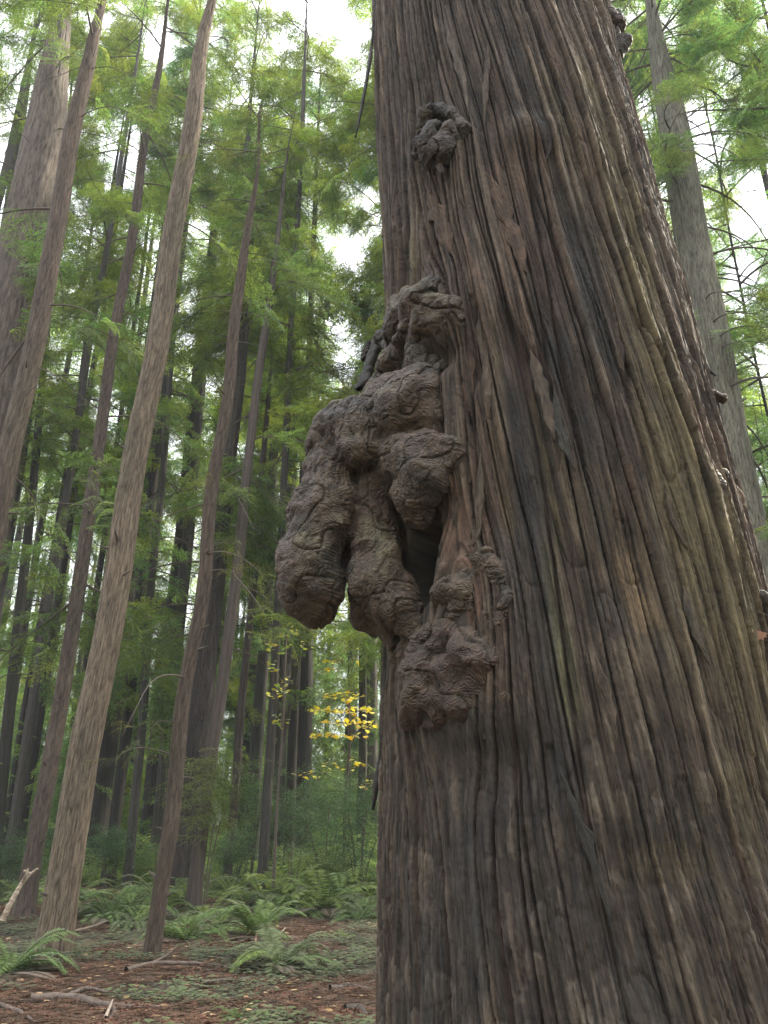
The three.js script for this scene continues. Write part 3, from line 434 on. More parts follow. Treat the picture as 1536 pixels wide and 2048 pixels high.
// ------------------------------------------------------------------ forest trees
const barkMats = {};
function barkMat(c, near) { const k = c.join() + near; return barkMats[k] ??= std({ color: near ? rgb(1, 1, 1) : rgb(...c.map((x) => x * 1.0)), vertexColors: !!near, map: near ? texFibreCol : texFurrowCol, bumpMap: near ? texFibre : texFurrow, bumpScale: near ? 0.01 : 0.05 }); }
function trunkGeo(a, b, r0, r1, { near, flare = 0.35, seed = 1, c = [0.1, 0.08, 0.065], bend = 0, ridge = 0.05 }) {
  const H = b.y - a.y, m = near ? 112 : 20, n = near ? 260 : 44, pos = [], col = [], uv = [], idx = [];
  for (let i = 0; i <= n; i++) {
    const t = near ? Math.pow(i / n, 1.15) : i / n, y = t * H, cx = lerp(a.x, b.x, t) - a.x + 0.07 * n2(t * 9, seed, 401) * Math.min(1, t * 8) + bend * Math.sin(Math.PI * Math.min(1, t * 2.2)), cz = lerp(a.z, b.z, t) - a.z + 0.04 * n2(t * 7, seed, 402) * Math.min(1, t * 8);
    const r = lerp(r0, r1, t) * (1 - 0.88 * sstep(0.66, 1, t)) * (1 + flare * Math.exp(-y / (r0 * 1.6)));
    for (let j = 0; j <= m; j++) {
      const th = j / m * Math.PI * 2, jj = j % m, ca = Math.cos(jj / m * Math.PI * 2), sa = Math.sin(jj / m * Math.PI * 2), u = jj / m * 2 * Math.PI * r0; let d = 0.05 * r * n3(ca * 1.3 + seed, y * 0.4, sa * 1.3, 403) + flare * 0.5 * r * Math.exp(-y / r0) * n3(ca * 2 + seed, 0, sa * 2, 404);
      if (near) {
        const per = 2 * Math.PI * r0 / ridge, uu = jj / m * per + 0.6 * n3(ca * 2, y * 0.9, sa * 2 + seed, 405) * sstep(0, 1, 1);
        const e = worley(jj > m - 12 ? lerp(uu, uu - per, sstep(m - 12, m, jj)) : uu, y / (ridge * 13), seed), k = sstep(0.02, 0.2, e), id = wo.id; d += ridge * 0.3 * k * (0.6 + 0.7 * id) + ridge * 0.5 * (id - 0.5) * wo.dx - ridge * 0.2;
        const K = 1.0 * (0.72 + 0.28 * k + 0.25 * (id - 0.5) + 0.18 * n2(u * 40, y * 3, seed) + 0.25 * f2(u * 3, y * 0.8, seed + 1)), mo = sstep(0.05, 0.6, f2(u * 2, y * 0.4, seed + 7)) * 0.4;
        for (let q = 0; q < 3; q++) col.push(K * lerp(lerp(c[q], [0.09, 0.05, 0.036][q], (1 - k) * 0.5), [0.13, 0.125, 0.08][q], mo * 0.7));  // furrows tinted like inner bark and darkened as painted shade
      }
      pos.push(cx + (r + d) * ca, y, cz + (r + d) * sa); uv.push(j / m * Math.max(1, Math.round(2 * Math.PI * r0 / 0.9)) * (near ? 1 : 1), y / (near ? 1 : 1.6));
    }
  }
  for (let i = 0; i < n; i++) for (let j = 0; j < m; j++) { const q = i * (m + 1) + j, p = q + m + 1; idx.push(q, p, q + 1, p, p + 1, q + 1); }
  const g = new THREE.BufferGeometry(); g.setAttribute('position', new THREE.Float32BufferAttribute(pos, 3)); g.setAttribute('uv', new THREE.Float32BufferAttribute(uv, 2)); if (near) g.setAttribute('color', new THREE.Float32BufferAttribute(col, 3)); g.setIndex(idx); g.computeVertexNormals(); return g;
}
const Q = new THREE.Quaternion(), EU = new THREE.Euler(), YUP = V(0, 1, 0);
const STUB = (() => { const g = new THREE.CylinderGeometry(0.006, 0.024, 0.11, 7, 3), p = g.attributes.position; for (let i = 0; i < p.count; i++) { p.setX(i, p.getX(i) * (1 + 0.4 * n2(i, 1, 9))); p.setZ(i, p.getZ(i) * (1 + 0.4 * n2(i, 2, 9))); } g.translate(0, 0.05, 0); g.computeVertexNormals(); return g; })();
let treeNo = 0, unitCount = 0;
function tree(o) {
  const s = ++treeNo * 13 + 7, R = rng(s * 7 + (o.seed ?? 0)), [x1, y1] = o.p1, P1 = at(x1, y1, o.d), P2 = o.p2 ? at(o.p2[0], o.p2[1], o.d) : P1.clone().add(V(0, 10, 0));
  const dir = P2.clone().sub(P1).divideScalar(P2.y - P1.y), base = P1.clone().addScaledVector(dir, -P1.y); base.y = groundY(base.x, base.z) - 0.12;
  const w1 = o.w[0] * mpp(x1, y1, o.d) / 2, w2 = o.p2 && o.w[1] ? o.w[1] * mpp(o.p2[0], o.p2[1], o.d) / 2 : w1 * 0.85, slope = (w2 - w1) / (P2.y - P1.y);
  const top = o.top ?? Math.min(48, 4 + 1.5 * o.d), r0 = Math.max(0.04, w1 - slope * P1.y), r1 = Math.max(0.03, w1 + slope * (top - P1.y));
  const tip = P1.clone().addScaledVector(dir, top - P1.y), col = o.c ?? [0.1, 0.08, 0.068];
  const t = thing(o.name ?? 'redwood_tree', o.label, 'tree', base, o.group);
  mesh('trunk', trunkGeo(base, tip, r0, r1, { near: o.near, seed: s, c: col, flare: o.flare, bend: o.bend, ridge: o.ridge }), barkMat(col, o.near), t);
  if (o.near) for (let i = 0; i < (o.stubs ?? 12); i++) {
    const f = 0.03 + 0.4 * R(), az = R() * 6.28, r = lerp(r0, r1, f) * 0.95, c = V(lerp(0, tip.x - base.x, f) + r * Math.cos(az), f * (tip.y - base.y), lerp(0, tip.z - base.z, f) + r * Math.sin(az));
    const m = mesh('branch_stub', STUB, mTwig, t), k = 0.6 + 0.9 * R(); m.position.copy(c); m.scale.set(k, k * (0.6 + 1.6 * R()), k); m.rotation.set(0, -az, -1.2 + 0.5 * (R() - 0.5), 'YXZ');
  }
  const C = o.crown; if (!C) return t;
  const lists = {}, h1 = Math.min(top - 0.5, C.h1 ?? 1.42 * o.d + 3), nb = Math.round((h1 - C.h0) * (C.per ?? 2.2) * 1.1), units = C.units ?? BOUGH, tint = C.tint ?? [1, 1, 1];
  for (let i = 0; i < nb; i++) {
    const h = C.h0 + (h1 - C.h0) * (i + R()) / nb, f = (h - base.y) / (tip.y - base.y), o0 = V(lerp(0, tip.x - base.x, f), h - base.y, lerp(0, tip.z - base.z, f));
    const az = R() * Math.PI * 2, L = (C.len ?? 3) * (0.6 + 0.7 * R()) * (1 - 0.35 * clamp((h - C.h0) / (h1 - C.h0)) * (C.cone ?? 0.3)), k = Math.floor(R() * 6), bare = R() < (C.bare ?? 0.1);
    EU.set((R() - 0.5) * 0.5, az, (C.tilt ?? -0.1) + (R() - 0.5) * 0.5, 'YXZ'); const m = new THREE.Matrix4().compose(o0, Q.setFromEuler(EU).clone(), V(L, L, L));
    const mid = BR[k].at1(0.7).applyMatrix4(m).add(base); const wtip = BR[k].at1(0.95).applyMatrix4(m).add(base);
    if (hiddenByGreat(mid) && hiddenByGreat(wtip)) continue;
    if (inGap(mid) && R() < 0.8) continue; const pm = project(mid); if (pm[0] < -500 || pm[0] > 2000 || pm[1] < -420) continue;
    const pale = R() < 0.12, addBranch = () => mesh('branch', (bare ? BRT : BR)[k].g, bare && pale ? mTwigPale : mTwig, t).applyMatrix4(m); let made = 0;
    if (bare) { addBranch(); continue; }
    const n = Math.max(3, Math.round(L / (C.gap ?? 0.16)));
    for (let j = 0; j < n; j++) {
      const q = 0.18 + 0.82 * (j + R()) / n, p = BR[k].at1(Math.min(1, q)).applyMatrix4(m), wp = p.clone().add(base);
      const yaw = az + (j % 2 ? 1 : -1) * (0.5 + 0.6 * R()) * (1 - 0.5 * q);
      const tip2 = V(0.6 * Math.cos(yaw), -0.2, -0.6 * Math.sin(yaw)).add(wp);
      if (n3(wp.x * 0.42, wp.y * 0.42, wp.z * 0.07, 911) + 0.5 * n3(wp.x * 1.1, wp.y * 1.1, wp.z * 0.3, 912) < (C.open ?? 0.0) - 0.09 * sstep(9, 24, wp.y)) continue;
      if ((inGap(wp) || inGap(tip2)) && R() < 0.85) continue;
      if (hiddenByGreat(wp) || inShaft(wp)) continue;
      EU.set((R() - 0.5) * 1.6, yaw, 0.35 - 1.1 * R(), 'YXZ'); const sc = (C.scale ?? 1) * (0.65 + 0.6 * R());
      const v = Math.floor(R() * units.length), b = (0.7 + 0.5 * R()) * (1 + 0.45 * n3(wp.x * 0.5, wp.y * 0.5, wp.z * 0.2, 913)), yl = R();
      made++; (lists[v] ??= []).push({ m: new THREE.Matrix4().compose(p, Q.setFromEuler(EU).clone(), V(sc, sc, sc)), c: rgb(tint[0] * b * (0.85 + 0.4 * yl), tint[1] * b, tint[2] * b * (1.1 - 0.3 * yl)) });
    }
    if (made > n * 0.2 || R() < 0.15) addBranch();
  }
  for (const v in lists) { unitCount += lists[v].length; instanced('foliage', units[v], C.mat ?? mNeedle, lists[v], t); }
  return t;
}
const PINK = [0.135, 0.1, 0.075], DARK = [0.065, 0.053, 0.047], GREY = [0.1, 0.09, 0.08], MOSS = [0.085, 0.075, 0.05];
tree({ p1: [45, 500], p2: [134, 0], w: [92, 62], d: 20, near: true, ridge: 0.09, c: [0.155, 0.125, 0.1], label: 'broad old redwood at the left, its bark pale brown along one side', crown: { h0: 9, per: 1.5, len: 4, tint: [0.95, 1, 1.1], bare: 0.2 } });
tree({ p1: [20, 900], p2: [203, 0], w: [42, 28], d: 14, near: true, c: PINK, label: 'straight redwood crossing in front of the broad old one at the left', crown: { h0: 8, per: 1.6, len: 2.8, bare: 0.35 } });
tree({ p1: [100, 1500], p2: [282, 350], w: [31, 16], d: 18.6, near: true, c: [0.115, 0.086, 0.066], flare: 0.5, label: 'slim dark redwood rising behind the bleached dead branch', crown: { h0: 6, per: 2.4, len: 3, bare: 0.3 } });
tree({ p1: [107, 1900], p2: [423, 0], w: [66, 30], d: 12.4, near: true, ridge: 0.042, c: [0.205, 0.16, 0.112], flare: 0.22, stubs: 16, label: 'tall pale pinkish redwood trunk, clear of branches, in the left foreground', crown: { h0: 6, per: 0.5, len: 1.8, bare: 0.75 } });
tree({ p1: [186, 1700], p2: [277, 1050], w: [43, 30], d: 34, c: DARK, label: 'dark deeply furrowed redwood right behind the pale pinkish trunk', crown: { h0: 13, per: 2.2, len: 4 } });
tree({ p1: [306, 1900], p2: [462, 700], w: [32, 22], d: 12.6, top: 16, near: true, ridge: 0.035, stubs: 10, c: [0.11, 0.082, 0.06], flare: 0.25, label: 'thin leaning redwood in front of the thick furrowed one, dead twigs low down', crown: { h0: 1.8, per: 2.6, len: 1.5, bare: 0.2, gap: 0.5, scale: 0.5, units: WISP, tint: [1.0, 0.8, 0.9] } });
tree({ p1: [392, 1500], p2: [508, 360], w: [56, 27], d: 25, top: 31, near: true, ridge: 0.1, c: [0.07, 0.058, 0.052], flare: 0.3, label: 'thick furrowed redwood whose trunk base stands behind the thin leaning one', crown: { h0: 7, per: 3.2, len: 3.6, bare: 0.2 } });
tree({ p1: [425, 1500], p2: [552, 500], w: [26, 14], d: 22, top: 27, c: [0.12, 0.095, 0.08], label: 'slender brown redwood just right of the thick furrowed one', crown: { h0: 8, per: 3, len: 3, bare: 0.25 } });
tree({ p1: [476, 1500], p2: [540, 750], w: [17, 10], d: 29, top: 25, c: [0.105, 0.08, 0.07], label: 'very thin reddish sapling trunk midway to the leaning mossy trunk', crown: { h0: 8, per: 1.8, len: 2.6, tint: [1.05, 1, 0.9] } });
tree({ name: 'maple_tree', p1: [550, 1660], p2: [592, 1330], w: [20, 15], d: 32, c: MOSS, flare: 1.0, bend: -0.25, top: 17, label: 'leaning mossy maple trunk with a flared foot', crown: { h0: 8, h1: 18, per: 4, len: 3.4, units: BROAD, mat: mBroad, tint: [1.2, 1.15, 0.6], gap: 0.4, tilt: 0.15 } });
tree({ p1: [560, 1450], w: [34], d: 44, top: 36, c: DARK, label: 'dark trunk just behind the leaning mossy maple, left one of the pair', crown: { h0: 14, per: 1.8, len: 4.4, scale: 1.3 } });
tree({ p1: [609, 1450], w: [31], d: 42, top: 34, c: DARK, label: 'dark trunk just behind the leaning mossy maple, right one of the pair', crown: { h0: 13, per: 1.8, len: 4.4, scale: 1.3 } });
tree({ p1: [704, 1310], w: [21], d: 55, top: 28, c: GREY, label: 'hazy grey trunk behind the yellow maple leaves', crown: { h0: 15, h1: 26, per: 1.6, len: 4.5, scale: 1.5 } });
tree({ p1: [742, 1340], w: [25], d: 40, top: 30, c: [0.12, 0.1, 0.085], label: 'grey brown trunk half hidden by the great trunk, beside the yellow leaves', crown: { h0: 8, per: 1.8, len: 4 } });
tree({ p1: [318, 1560], w: [52], d: 40, c: DARK, label: 'broad black trunk standing behind between the pale pinkish and thin leaning trunks', crown: { h0: 10, per: 2, len: 4.4, scale: 1.2 } });
tree({ p1: [243, 1550], w: [19], d: 38, c: DARK, label: 'narrow dark trunk against the green left of the broad black one', crown: { h0: 9, per: 2, len: 3.4, scale: 1.1 } });
tree({ p1: [157, 1450], w: [15], d: 38, c: DARK, label: 'narrow dark trunk seen between the slim dark redwood and the pale pinkish trunk', crown: { h0: 9, per: 2, len: 3.4 } });
tree({ p1: [18, 1640], w: [20], d: 35, c: DARK, label: 'dark trunk at the far left above the bleached dead branch', crown: { h0: 8, per: 2.2, len: 3.4 } });
tree({ p1: [12, 1120], p2: [52, 880], w: [15, 12], d: 30, c: GREY, label: 'small grey trunk at the far left edge behind the straight redwood', crown: { h0: 5, per: 2, len: 3.2 } });
tree({ p1: [290, 1350], p2: [312, 1080], w: [16, 14], d: 30, c: GREY, label: 'thin grey trunk just right of the dark furrowed redwood', crown: { h0: 6, per: 2.2, len: 3 } });
tree({ p1: [75, 850], p2: [95, 650], w: [13, 10], d: 30, c: GREY, label: 'thin grey trunk in the foliage right of the straight redwood', crown: { h0: 7, per: 2.2, len: 3.2 } });
tree({ p1: [6, 520], p2: [36, 300], w: [22, 17], d: 28, c: GREY, label: 'grey trunk high at the far left behind the broad old redwood', crown: { h0: 10, per: 1.8, len: 3.2 } });
tree({ p1: [1420, 680], p2: [1302, 0], w: [72, 46], d: 20, near: true, ridge: 0.08, c: [0.21, 0.2, 0.155], label: 'tall grey redwood at the right, seen past the great trunk', crown: { h0: 3, per: 5, len: 4.4, tint: [1, 1, 1.05] } });
// trees whose trunks are lost in the foliage
const mids = [[610, 900, 34, 18], [560, 700, 38, 20], [470, 600, 30, 16], [390, 900, 36, 20], [340, 700, 32, 18], [180, 700, 28, 16], [130, 1100, 34, 18], [230, 1200, 38, 20], [420, 1150, 44, 22], [520, 1100, 46, 22], [40, 1300, 42, 20], [590, 500, 26, 14], [1400, 900, 38, 24], [1700, 700, 20, 26], [1800, 500, 22, 24], [1900, 700, 16, 24], [1580, 1050, 25, 8], [1530, 1200, 32, 8], [1440, 1000, 28, 7], [810, 400, 28, 12], [845, 1000, 22, 14], [1950, 1100, 20, 24], [1680, 1000, 30, 24], [-120, 900, 26, 30], [-200, 500, 24, 26], [800, 900, 26, 18], [780, 700, 24, 12], [770, 1000, 32, 14], [860, 700, 30, 18], [900, 500, 24, 18], [830, 1150, 34, 20], [1240, 600, 26, 18], [1300, 900, 30, 18], [1330, 300, 34, 18]];
const slim = []; mids.forEach(([x, y, d, w], i) => slim.push([project(at(x, y, d).setY(EYE))[0], tree({ p1: [x, y], w: [w * 0.8], d, c: i % 2 ? GREY : DARK, label: 'slim redwood', group: 'slim redwoods lost in the foliage', crown: { h0: (d > 32 ? 8 : 7) + (i % 4), per: 2.8, len: x > 1500 ? 4.8 : 3.6, scale: 1.15, tint: [[1, 1, 1], [0.85, 1.05, 1.2], [1.2, 1.1, 0.75]][i % 3] } }), d < 28 ? 'nearer' : 'farther']));
rankFromLeft(slim, (n, e) => `${n} from the left of the slim ${e === 'nearer' ? 'redwoods, a nearer one,' : 'redwoods'} half lost in green foliage`);
tree({ name: 'maple_tree', p1: [728, 1180], w: [14], d: 36, top: 22, c: MOSS, label: 'maple crown tinted lime for sun glow, showing just left of the great trunk', crown: { h0: 10, per: 5, len: 3.2, units: BROAD, mat: mBroad, tint: [1.7, 1.35, 0.5], gap: 0.3, tilt: 0.2, bare: 0 } });  // lime tint stands in for sunlit canopy
tree({ name: 'maple_tree', p1: [455, 1000], w: [14], d: 44, top: 44, c: MOSS, label: 'maple crown tinted yellow for sun glow, high between the pale pinkish and thick furrowed trunks', crown: { h0: 23, per: 4, len: 3.6, units: BROAD, mat: mBroad, tint: [1.9, 1.35, 0.5], gap: 0.3, tilt: 0.2, bare: 0 } });  // yellow tint carries sun glow in the leaf colour
tree({ name: 'maple_tree', p1: [235, 1000], w: [14], d: 48, top: 58, c: MOSS, label: 'crown tinted pale gold for sun glow far off, left of the pale pinkish trunk', crown: { h0: 34, h1: 58, per: 2.6, len: 3.6, units: BROAD, mat: mBroad, tint: [2, 1.5, 0.7], gap: 0.4, tilt: 0.2, bare: 0 } });  // gold tint paints far sunlight into the leaves
// far trunks
{
  const R = rng(4242), row = [];
  for (let i = 0; i < 30; i++) {
    const x = i < 26 ? -60 + 860 * (i + R()) / 26 : 1380 + 60 * (i - 26), d = 46 + 40 * R(), w = (0.35 + 0.7 * R() * R()) / mpp(x, 1500, d);
    row.push([x, tree({ p1: [x, 1500], w: [w], d, top: 24 + 12 * R(), c: R() < 0.5 ? DARK : GREY, label: 'distant dark trunk standing far back in the forest', group: 'distant trunks far back in the forest' })]);
  }
  rankFromLeft(row, (n) => `distant dark trunk far back in the forest, ${n} from the left of those`);
  const lists = {};
  for (let i = 0; i < 16000; i++) {
    const x = i % 5 ? -120 + 1060 * R() : 1180 + 520 * R(), d = 44 + 50 * R(), hmax = 46, h = 0.5 + Math.pow(R(), 1.15) * hmax, [a, , f] = ray(x, 1500), p = V(a / f * d, h, -d);
    if (inGap(p) && R() < 0.95 || inShaft(p)) continue; if (h > 9 && n3(p.x * 0.3, p.y * 0.3, p.z * 0.05, 921) < 0.02) continue; if (project(p)[1] < -150) continue;
    EU.set((R() - 0.5) * 1.6, R() * 6.3, 0.3 - 1.1 * R(), 'YXZ'); const s = 2 + 1.6 * R(), b = 0.8 + 0.5 * R(), v = Math.floor(R() * 6), y = R();
    (lists[v] ??= []).push({ m: new THREE.Matrix4().compose(p, Q.setFromEuler(EU).clone(), V(s, s, s)), c: rgb(b * (0.8 + 0.5 * y), b, b * (1.25 - 0.6 * y)) });
  }
  const far = tag(thing('distant_foliage'), 'distant mass of green foliage closing the view between the trunks', 'foliage', null, 'stuff');
  for (const v in lists) instanced('foliage', BOUGH[v], mNeedle, lists[v], far);
}

{
  const R = rng(777), lists = {};
  for (let i = 0; i < 6200; i++) {
    const x = -140 + 1080 * R(), d = 30 + 34 * R(), [a, , f] = ray(x, 1600), p = V(a / f * d, 0, -d), hm = 1.2 + 5.5 * sstep(-0.3, 0.6, n3(p.x * 0.22, 0, p.z * 0.12, 931)); if (n3(p.x * 0.35, 1, p.z * 0.2, 932) < -0.15) continue;
    p.y = groundY(p.x, p.z) + hm * Math.pow(R(), 1.1); EU.set((R() - 0.5) * 1.4, R() * 6.3, 0.4 - 1.0 * R(), 'YXZ'); if (inShaft(p)) continue; const s = 0.9 + 0.9 * R(), b = (0.85 + 0.5 * R()) * (1 + 0.4 * n3(p.x * 0.4, p.y * 0.4, p.z * 0.2, 933)), v = Math.floor(R() * 9);
    (lists[v] ??= []).push({ m: new THREE.Matrix4().compose(p, Q.setFromEuler(EU).clone(), V(s, s, s)), c: rgb(b * 1.25, b * 1.25, b * 1.25) });
  }
  const U = [...BOUGH, ...LEAFY];
  const low = tag(thing('undergrowth'), 'pale green undergrowth massed between the trunks far back', 'undergrowth', null, 'stuff');
  for (const v in lists) instanced('foliage', U[v], v > 5 ? mBush : mNeedle, lists[v], low);
}
{ // unseen trunks and foliage added behind the viewpoint to block low sky light
  const R = rng(555), lists = {};
  const row = []; for (let i = 0; i < 9; i++) row.push([i, tree({ p1: [-900 + 420 * i, 1673], w: [-14 - 22 * R()], d: -11 - 12 * R(), top: 30, c: GREY, label: 'unseen redwood trunk added behind the viewpoint', group: 'unseen redwoods added behind the viewpoint' })]);
  rankFromLeft(row, (n) => `unseen redwood trunk added behind the viewpoint, ${n} of its row`);
  for (let i = 0; i < 2600; i++) {
    const a = -1.9 + 3.8 * R(), d = 12 + 16 * R(), h = 1 + 15 * R(), p = V(d * Math.sin(a) * 1.2, h, d * Math.cos(a)); if (n3(p.x * 0.3, p.y * 0.3, p.z * 0.3, 941) < -0.15) continue;
    EU.set((R() - 0.5) * 1.4, R() * 6.3, 0.3 - R(), 'YXZ'); const s = 2 + 1.5 * R(), b = 0.7 + 0.5 * R(), v = Math.floor(R() * 6);
    (lists[v] ??= []).push({ m: new THREE.Matrix4().compose(p, Q.setFromEuler(EU).clone(), V(s, s, s)), c: rgb(b, b, b) });
  }
  const back = tag(thing('added_blocking_foliage'), 'unseen green foliage added behind and beside the viewpoint to block low sky light', 'foliage', null, 'stuff');
  for (const v in lists) instanced('foliage', BOUGH[v], mNeedle, lists[v], back);
}
// ------------------------------------------------------------------ maple leaves
const mapleShape = (() => { const s = new THREE.Shape(), P = [[0, 0], [0.12, 0.02], [0.42, -0.06], [0.36, 0.12], [0.52, 0.3], [0.32, 0.34], [0.36, 0.62], [0.16, 0.56], [0, 0.95], [-0.16, 0.56], [-0.36, 0.62], [-0.32, 0.34], [-0.52, 0.3], [-0.36, 0.12], [-0.42, -0.06], [-0.12, 0.02]]; P.forEach(([x, y], i) => (i ? s.lineTo(x, y) : s.moveTo(x, y))); const g = new THREE.ShapeGeometry(s), p = g.attributes.position; for (let i = 0; i < p.count; i++) p.setZ(i, -0.18 * (p.getX(i) ** 2 + (p.getY(i) - 0.3) ** 2) * 1.6); g.computeVertexNormals(); return g; })();
const leafOne = (r, g, b, t = 0.5) => new THREE.MeshPhysicalMaterial({ color: rgb(r, g, b), roughness: 0.9, transmission: t, thickness: 0, side: THREE.DoubleSide });
const YEL = [leafOne(0.86, 0.66, 0.03), leafOne(0.88, 0.74, 0.05), leafOne(0.8, 0.54, 0.03), leafOne(0.7, 0.68, 0.08)], GRN = [leafOne(0.3, 0.42, 0.04), leafOne(0.24, 0.36, 0.04), leafOne(0.5, 0.45, 0.04)];
function maple(label, spots, d, mats, leafPx, seed, trunkPx) {
  const R = rng(seed), c = at(trunkPx[0][0], trunkPx[0][1], d), base = V(c.x, groundY(c.x, c.z), c.z), t = thing('maple_sapling', label, 'tree', base);
  const pts = trunkPx.map(([x, y]) => at(x, y, d).sub(base)); pts.unshift(V(0, -0.1, 0)); const cv = new THREE.CatmullRomCurve3(pts);
  mesh('trunk', new THREE.TubeGeometry(cv, 24, 0.04, 7), mTwig, t);
  for (const [x, y, w, h, n] of spots) {
    const e = at(x, y, d).sub(base), st = cv.getPointAt(clamp(e.y / cv.getPointAt(1).y * 0.85, 0.3, 1)), mid = st.clone().lerp(e, 0.5).add(V(0, 0.25, 0.1));
    mesh('branch', new THREE.TubeGeometry(new THREE.CatmullRomCurve3([st, mid, e]), 10, 0.012, 5), mTwig, t);
    for (let i = 0; i < n; i++) {
      const m = mesh('leaf', mapleShape, mats[Math.floor(R() * mats.length)], t), a = R() * 6.28, q = Math.sqrt(R());
      m.position.copy(at(x + w * q * Math.cos(a), y + h * q * Math.sin(a), d + (R() - 0.5) * 2.2)).sub(base); const k = leafPx * mpp(x, y, d) * (0.7 + 0.7 * R()); m.scale.setScalar(k); m.rotation.set(-1.57 + (R() - 0.5) * 1.5, R() * 6.28, (R() - 0.5) * 1.2, 'YXZ');
    }
  }
  return t;
}
maple('young maple full of bright yellow autumn leaves beside the great trunk', [[688, 1392, 40, 10, 44], [650, 1420, 34, 7, 34], [715, 1420, 40, 9, 48], [690, 1443, 46, 6, 44], [735, 1452, 26, 8, 34], [650, 1470, 34, 5, 24], [706, 1472, 30, 5, 18], [735, 1568, 24, 16, 20], [620, 1548, 40, 8, 14], [690, 1530, 44, 12, 16]], 27, YEL, 9.5, 77, [[690, 1600], [700, 1480], [694, 1390]]);
maple('spindly young maple with yellow green leaves beneath the longest hanging lobe', [[575, 1262, 22, 16, 26], [556, 1290, 26, 20, 24], [570, 1370, 18, 20, 22], [560, 1440, 18, 16, 18], [610, 1290, 14, 10, 8], [545, 1330, 14, 14, 12], [548, 1390, 14, 12, 10]], 24, [...GRN, YEL[1], YEL[3]], 9, 78, [[555, 1600], [566, 1440], [572, 1260]]);
maple('thin maple with golden leaves seen between the two hanging lobes', [[690, 1268, 22, 22, 30], [722, 1300, 14, 26, 22], [668, 1330, 18, 14, 14]], 40, YEL, 11, 79, [[700, 1500], [698, 1350], [696, 1250]]);

// ------------------------------------------------------------------ ferns
const FROND = [0, 1, 2].map((v) => {
  const B = LeafBuilder(), R = rng(900 + v), up = [0.95, 0.7, 0.45][v], dr = [0.75, 0.75, 0.6][v], ax = (t) => V(t * (1 - 0.1 * t), up * t - dr * t * t, 0), N = 34;
  for (let i = 0; i < 8; i++) B.twig(ax(i / 8), ax((i + 1) / 8), 0.006 * (1 - i / 10), [0.7, 0.75, 0.5]);
  for (let i = 3; i < N; i++) {
    const t = i / N, p = ax(t), d = ax(Math.min(1, t + 0.02)).sub(p).normalize(), len = 0.15 * Math.pow(Math.sin(Math.PI * Math.min(1, t * 0.86 + 0.12)), 0.8) * (0.85 + 0.3 * R()) + 0.01;
    for (const s of [1, -1]) { const dd = d.clone().multiplyScalar(0.42).add(V(0, -0.28 + 0.25 * R(), s)).normalize(), k = 0.75 + 0.5 * R(); B.kite(p, dd, d, len, 0.026, [k, k, k]); }
  }
  return B.build();
});
const FERNM = [leafMat(0.11, 0.17, 0.045, 0.4), leafMat(0.17, 0.235, 0.05, 0.45), leafMat(0.13, 0.16, 0.07, 0.35)];
const fernLabel = [];
function fern(x, y, wpx, label, { m = 0, n = 18, seed = 1, dead = 0, group } = {}) {
  const [a, u, f] = ray(x, y), D0 = Math.min(60, -EYE / (u / f)), R = rng(seed * 31 + Math.round(x)), p = V(a / f * D0, 0, -D0); p.y = groundY(p.x, p.z) + 0.02;
  const L = wpx * mpp(x, y, D0) / 2 * 1.35, t = thing('sword_fern', label, 'fern', p, group);
  for (let i = 0; i < n + dead; i++) {
    const o = mesh('frond', FROND[i >= n ? 2 : Math.floor(R() * 3)], i >= n ? mDead : FERNM[R() < 0.75 ? m : Math.floor(R() * 3)], t), s = L * (0.75 + 0.4 * R());
    o.scale.set(s, s * (i >= n ? 0.3 : 1.35), s * (0.85 + 0.3 * R())); o.rotation.set((R() - 0.5) * 0.5, i / n * 6.283 * 1.62 + R(), 0.15 * (R() - 0.3), 'YXZ');
    if (i >= n) o.userData.label = 'withered brown frond';
  }
  return t;
}
[[655, 1815, 240, 'large bright sword fern with arching fronds left of the great trunk foot', { m: 1, n: 24, dead: 6 }], [720, 1800, 210, 'bright fern half behind the left edge of the great trunk', { m: 1, n: 22, dead: 4 }],
  [512, 1880, 200, 'upright sword fern in the middle of the clearing', { n: 22, dead: 5 }], [560, 1945, 210, 'greyish low fern nearest the great trunk in the clearing', { m: 2, n: 22, dead: 4 }], [370, 1885, 190, 'dull green fern right of the thin leaning redwood', { n: 20, dead: 10 }],
  [14, 1965, 215, 'big fern at the far left foot of the pale pinkish trunk', { n: 26, dead: 10 }], [215, 1840, 180, 'fern spreading right of the pale pinkish trunk', { n: 22, dead: 3 }], [270, 1855, 120, 'fern just left of the thin leaning redwood', { m: 2, n: 18, dead: 5 }], [58, 1825, 90, 'pale fern beneath the bleached dead branch', { m: 2, n: 16 }],
  [690, 1885, 50, 'tiny fern on bare litter close to the great trunk', { m: 1, n: 9 }], [590, 1820, 150, 'fern between the upright one and the large bright one', { m: 1, n: 18 }], [440, 1870, 110, 'fern in shade left of the upright sword fern', { m: 2, n: 18, dead: 6 }],
  [470, 2050, 100, 'small fern cut by the bottom of the view', { n: 10 }], [205, 1755, 80, 'small fern below the dark furrowed redwood', { n: 16 }], [295, 1760, 90, 'low fern on the far side behind the thin leaning redwood', { m: 1, n: 16 }], [700, 1770, 100, 'fern behind the large bright one near the mossy log', { m: 0, n: 16 }],
  [540, 1765, 70, 'small fern at the foot of the leaning mossy maple', { m: 2, n: 14 }], [160, 1770, 90, 'fern directly behind the foot of the pale pinkish trunk', { n: 16 }], [650, 1955, 70, 'sparse pale fern on the rusty litter', { m: 2, n: 8 }], [330, 1800, 80, 'fern by the broad base of the thick furrowed redwood', { m: 2, n: 14 }],
].forEach(([x, y, w, l, o], i) => fern(x, y, w, l, { ...o, seed: i + 1 }));

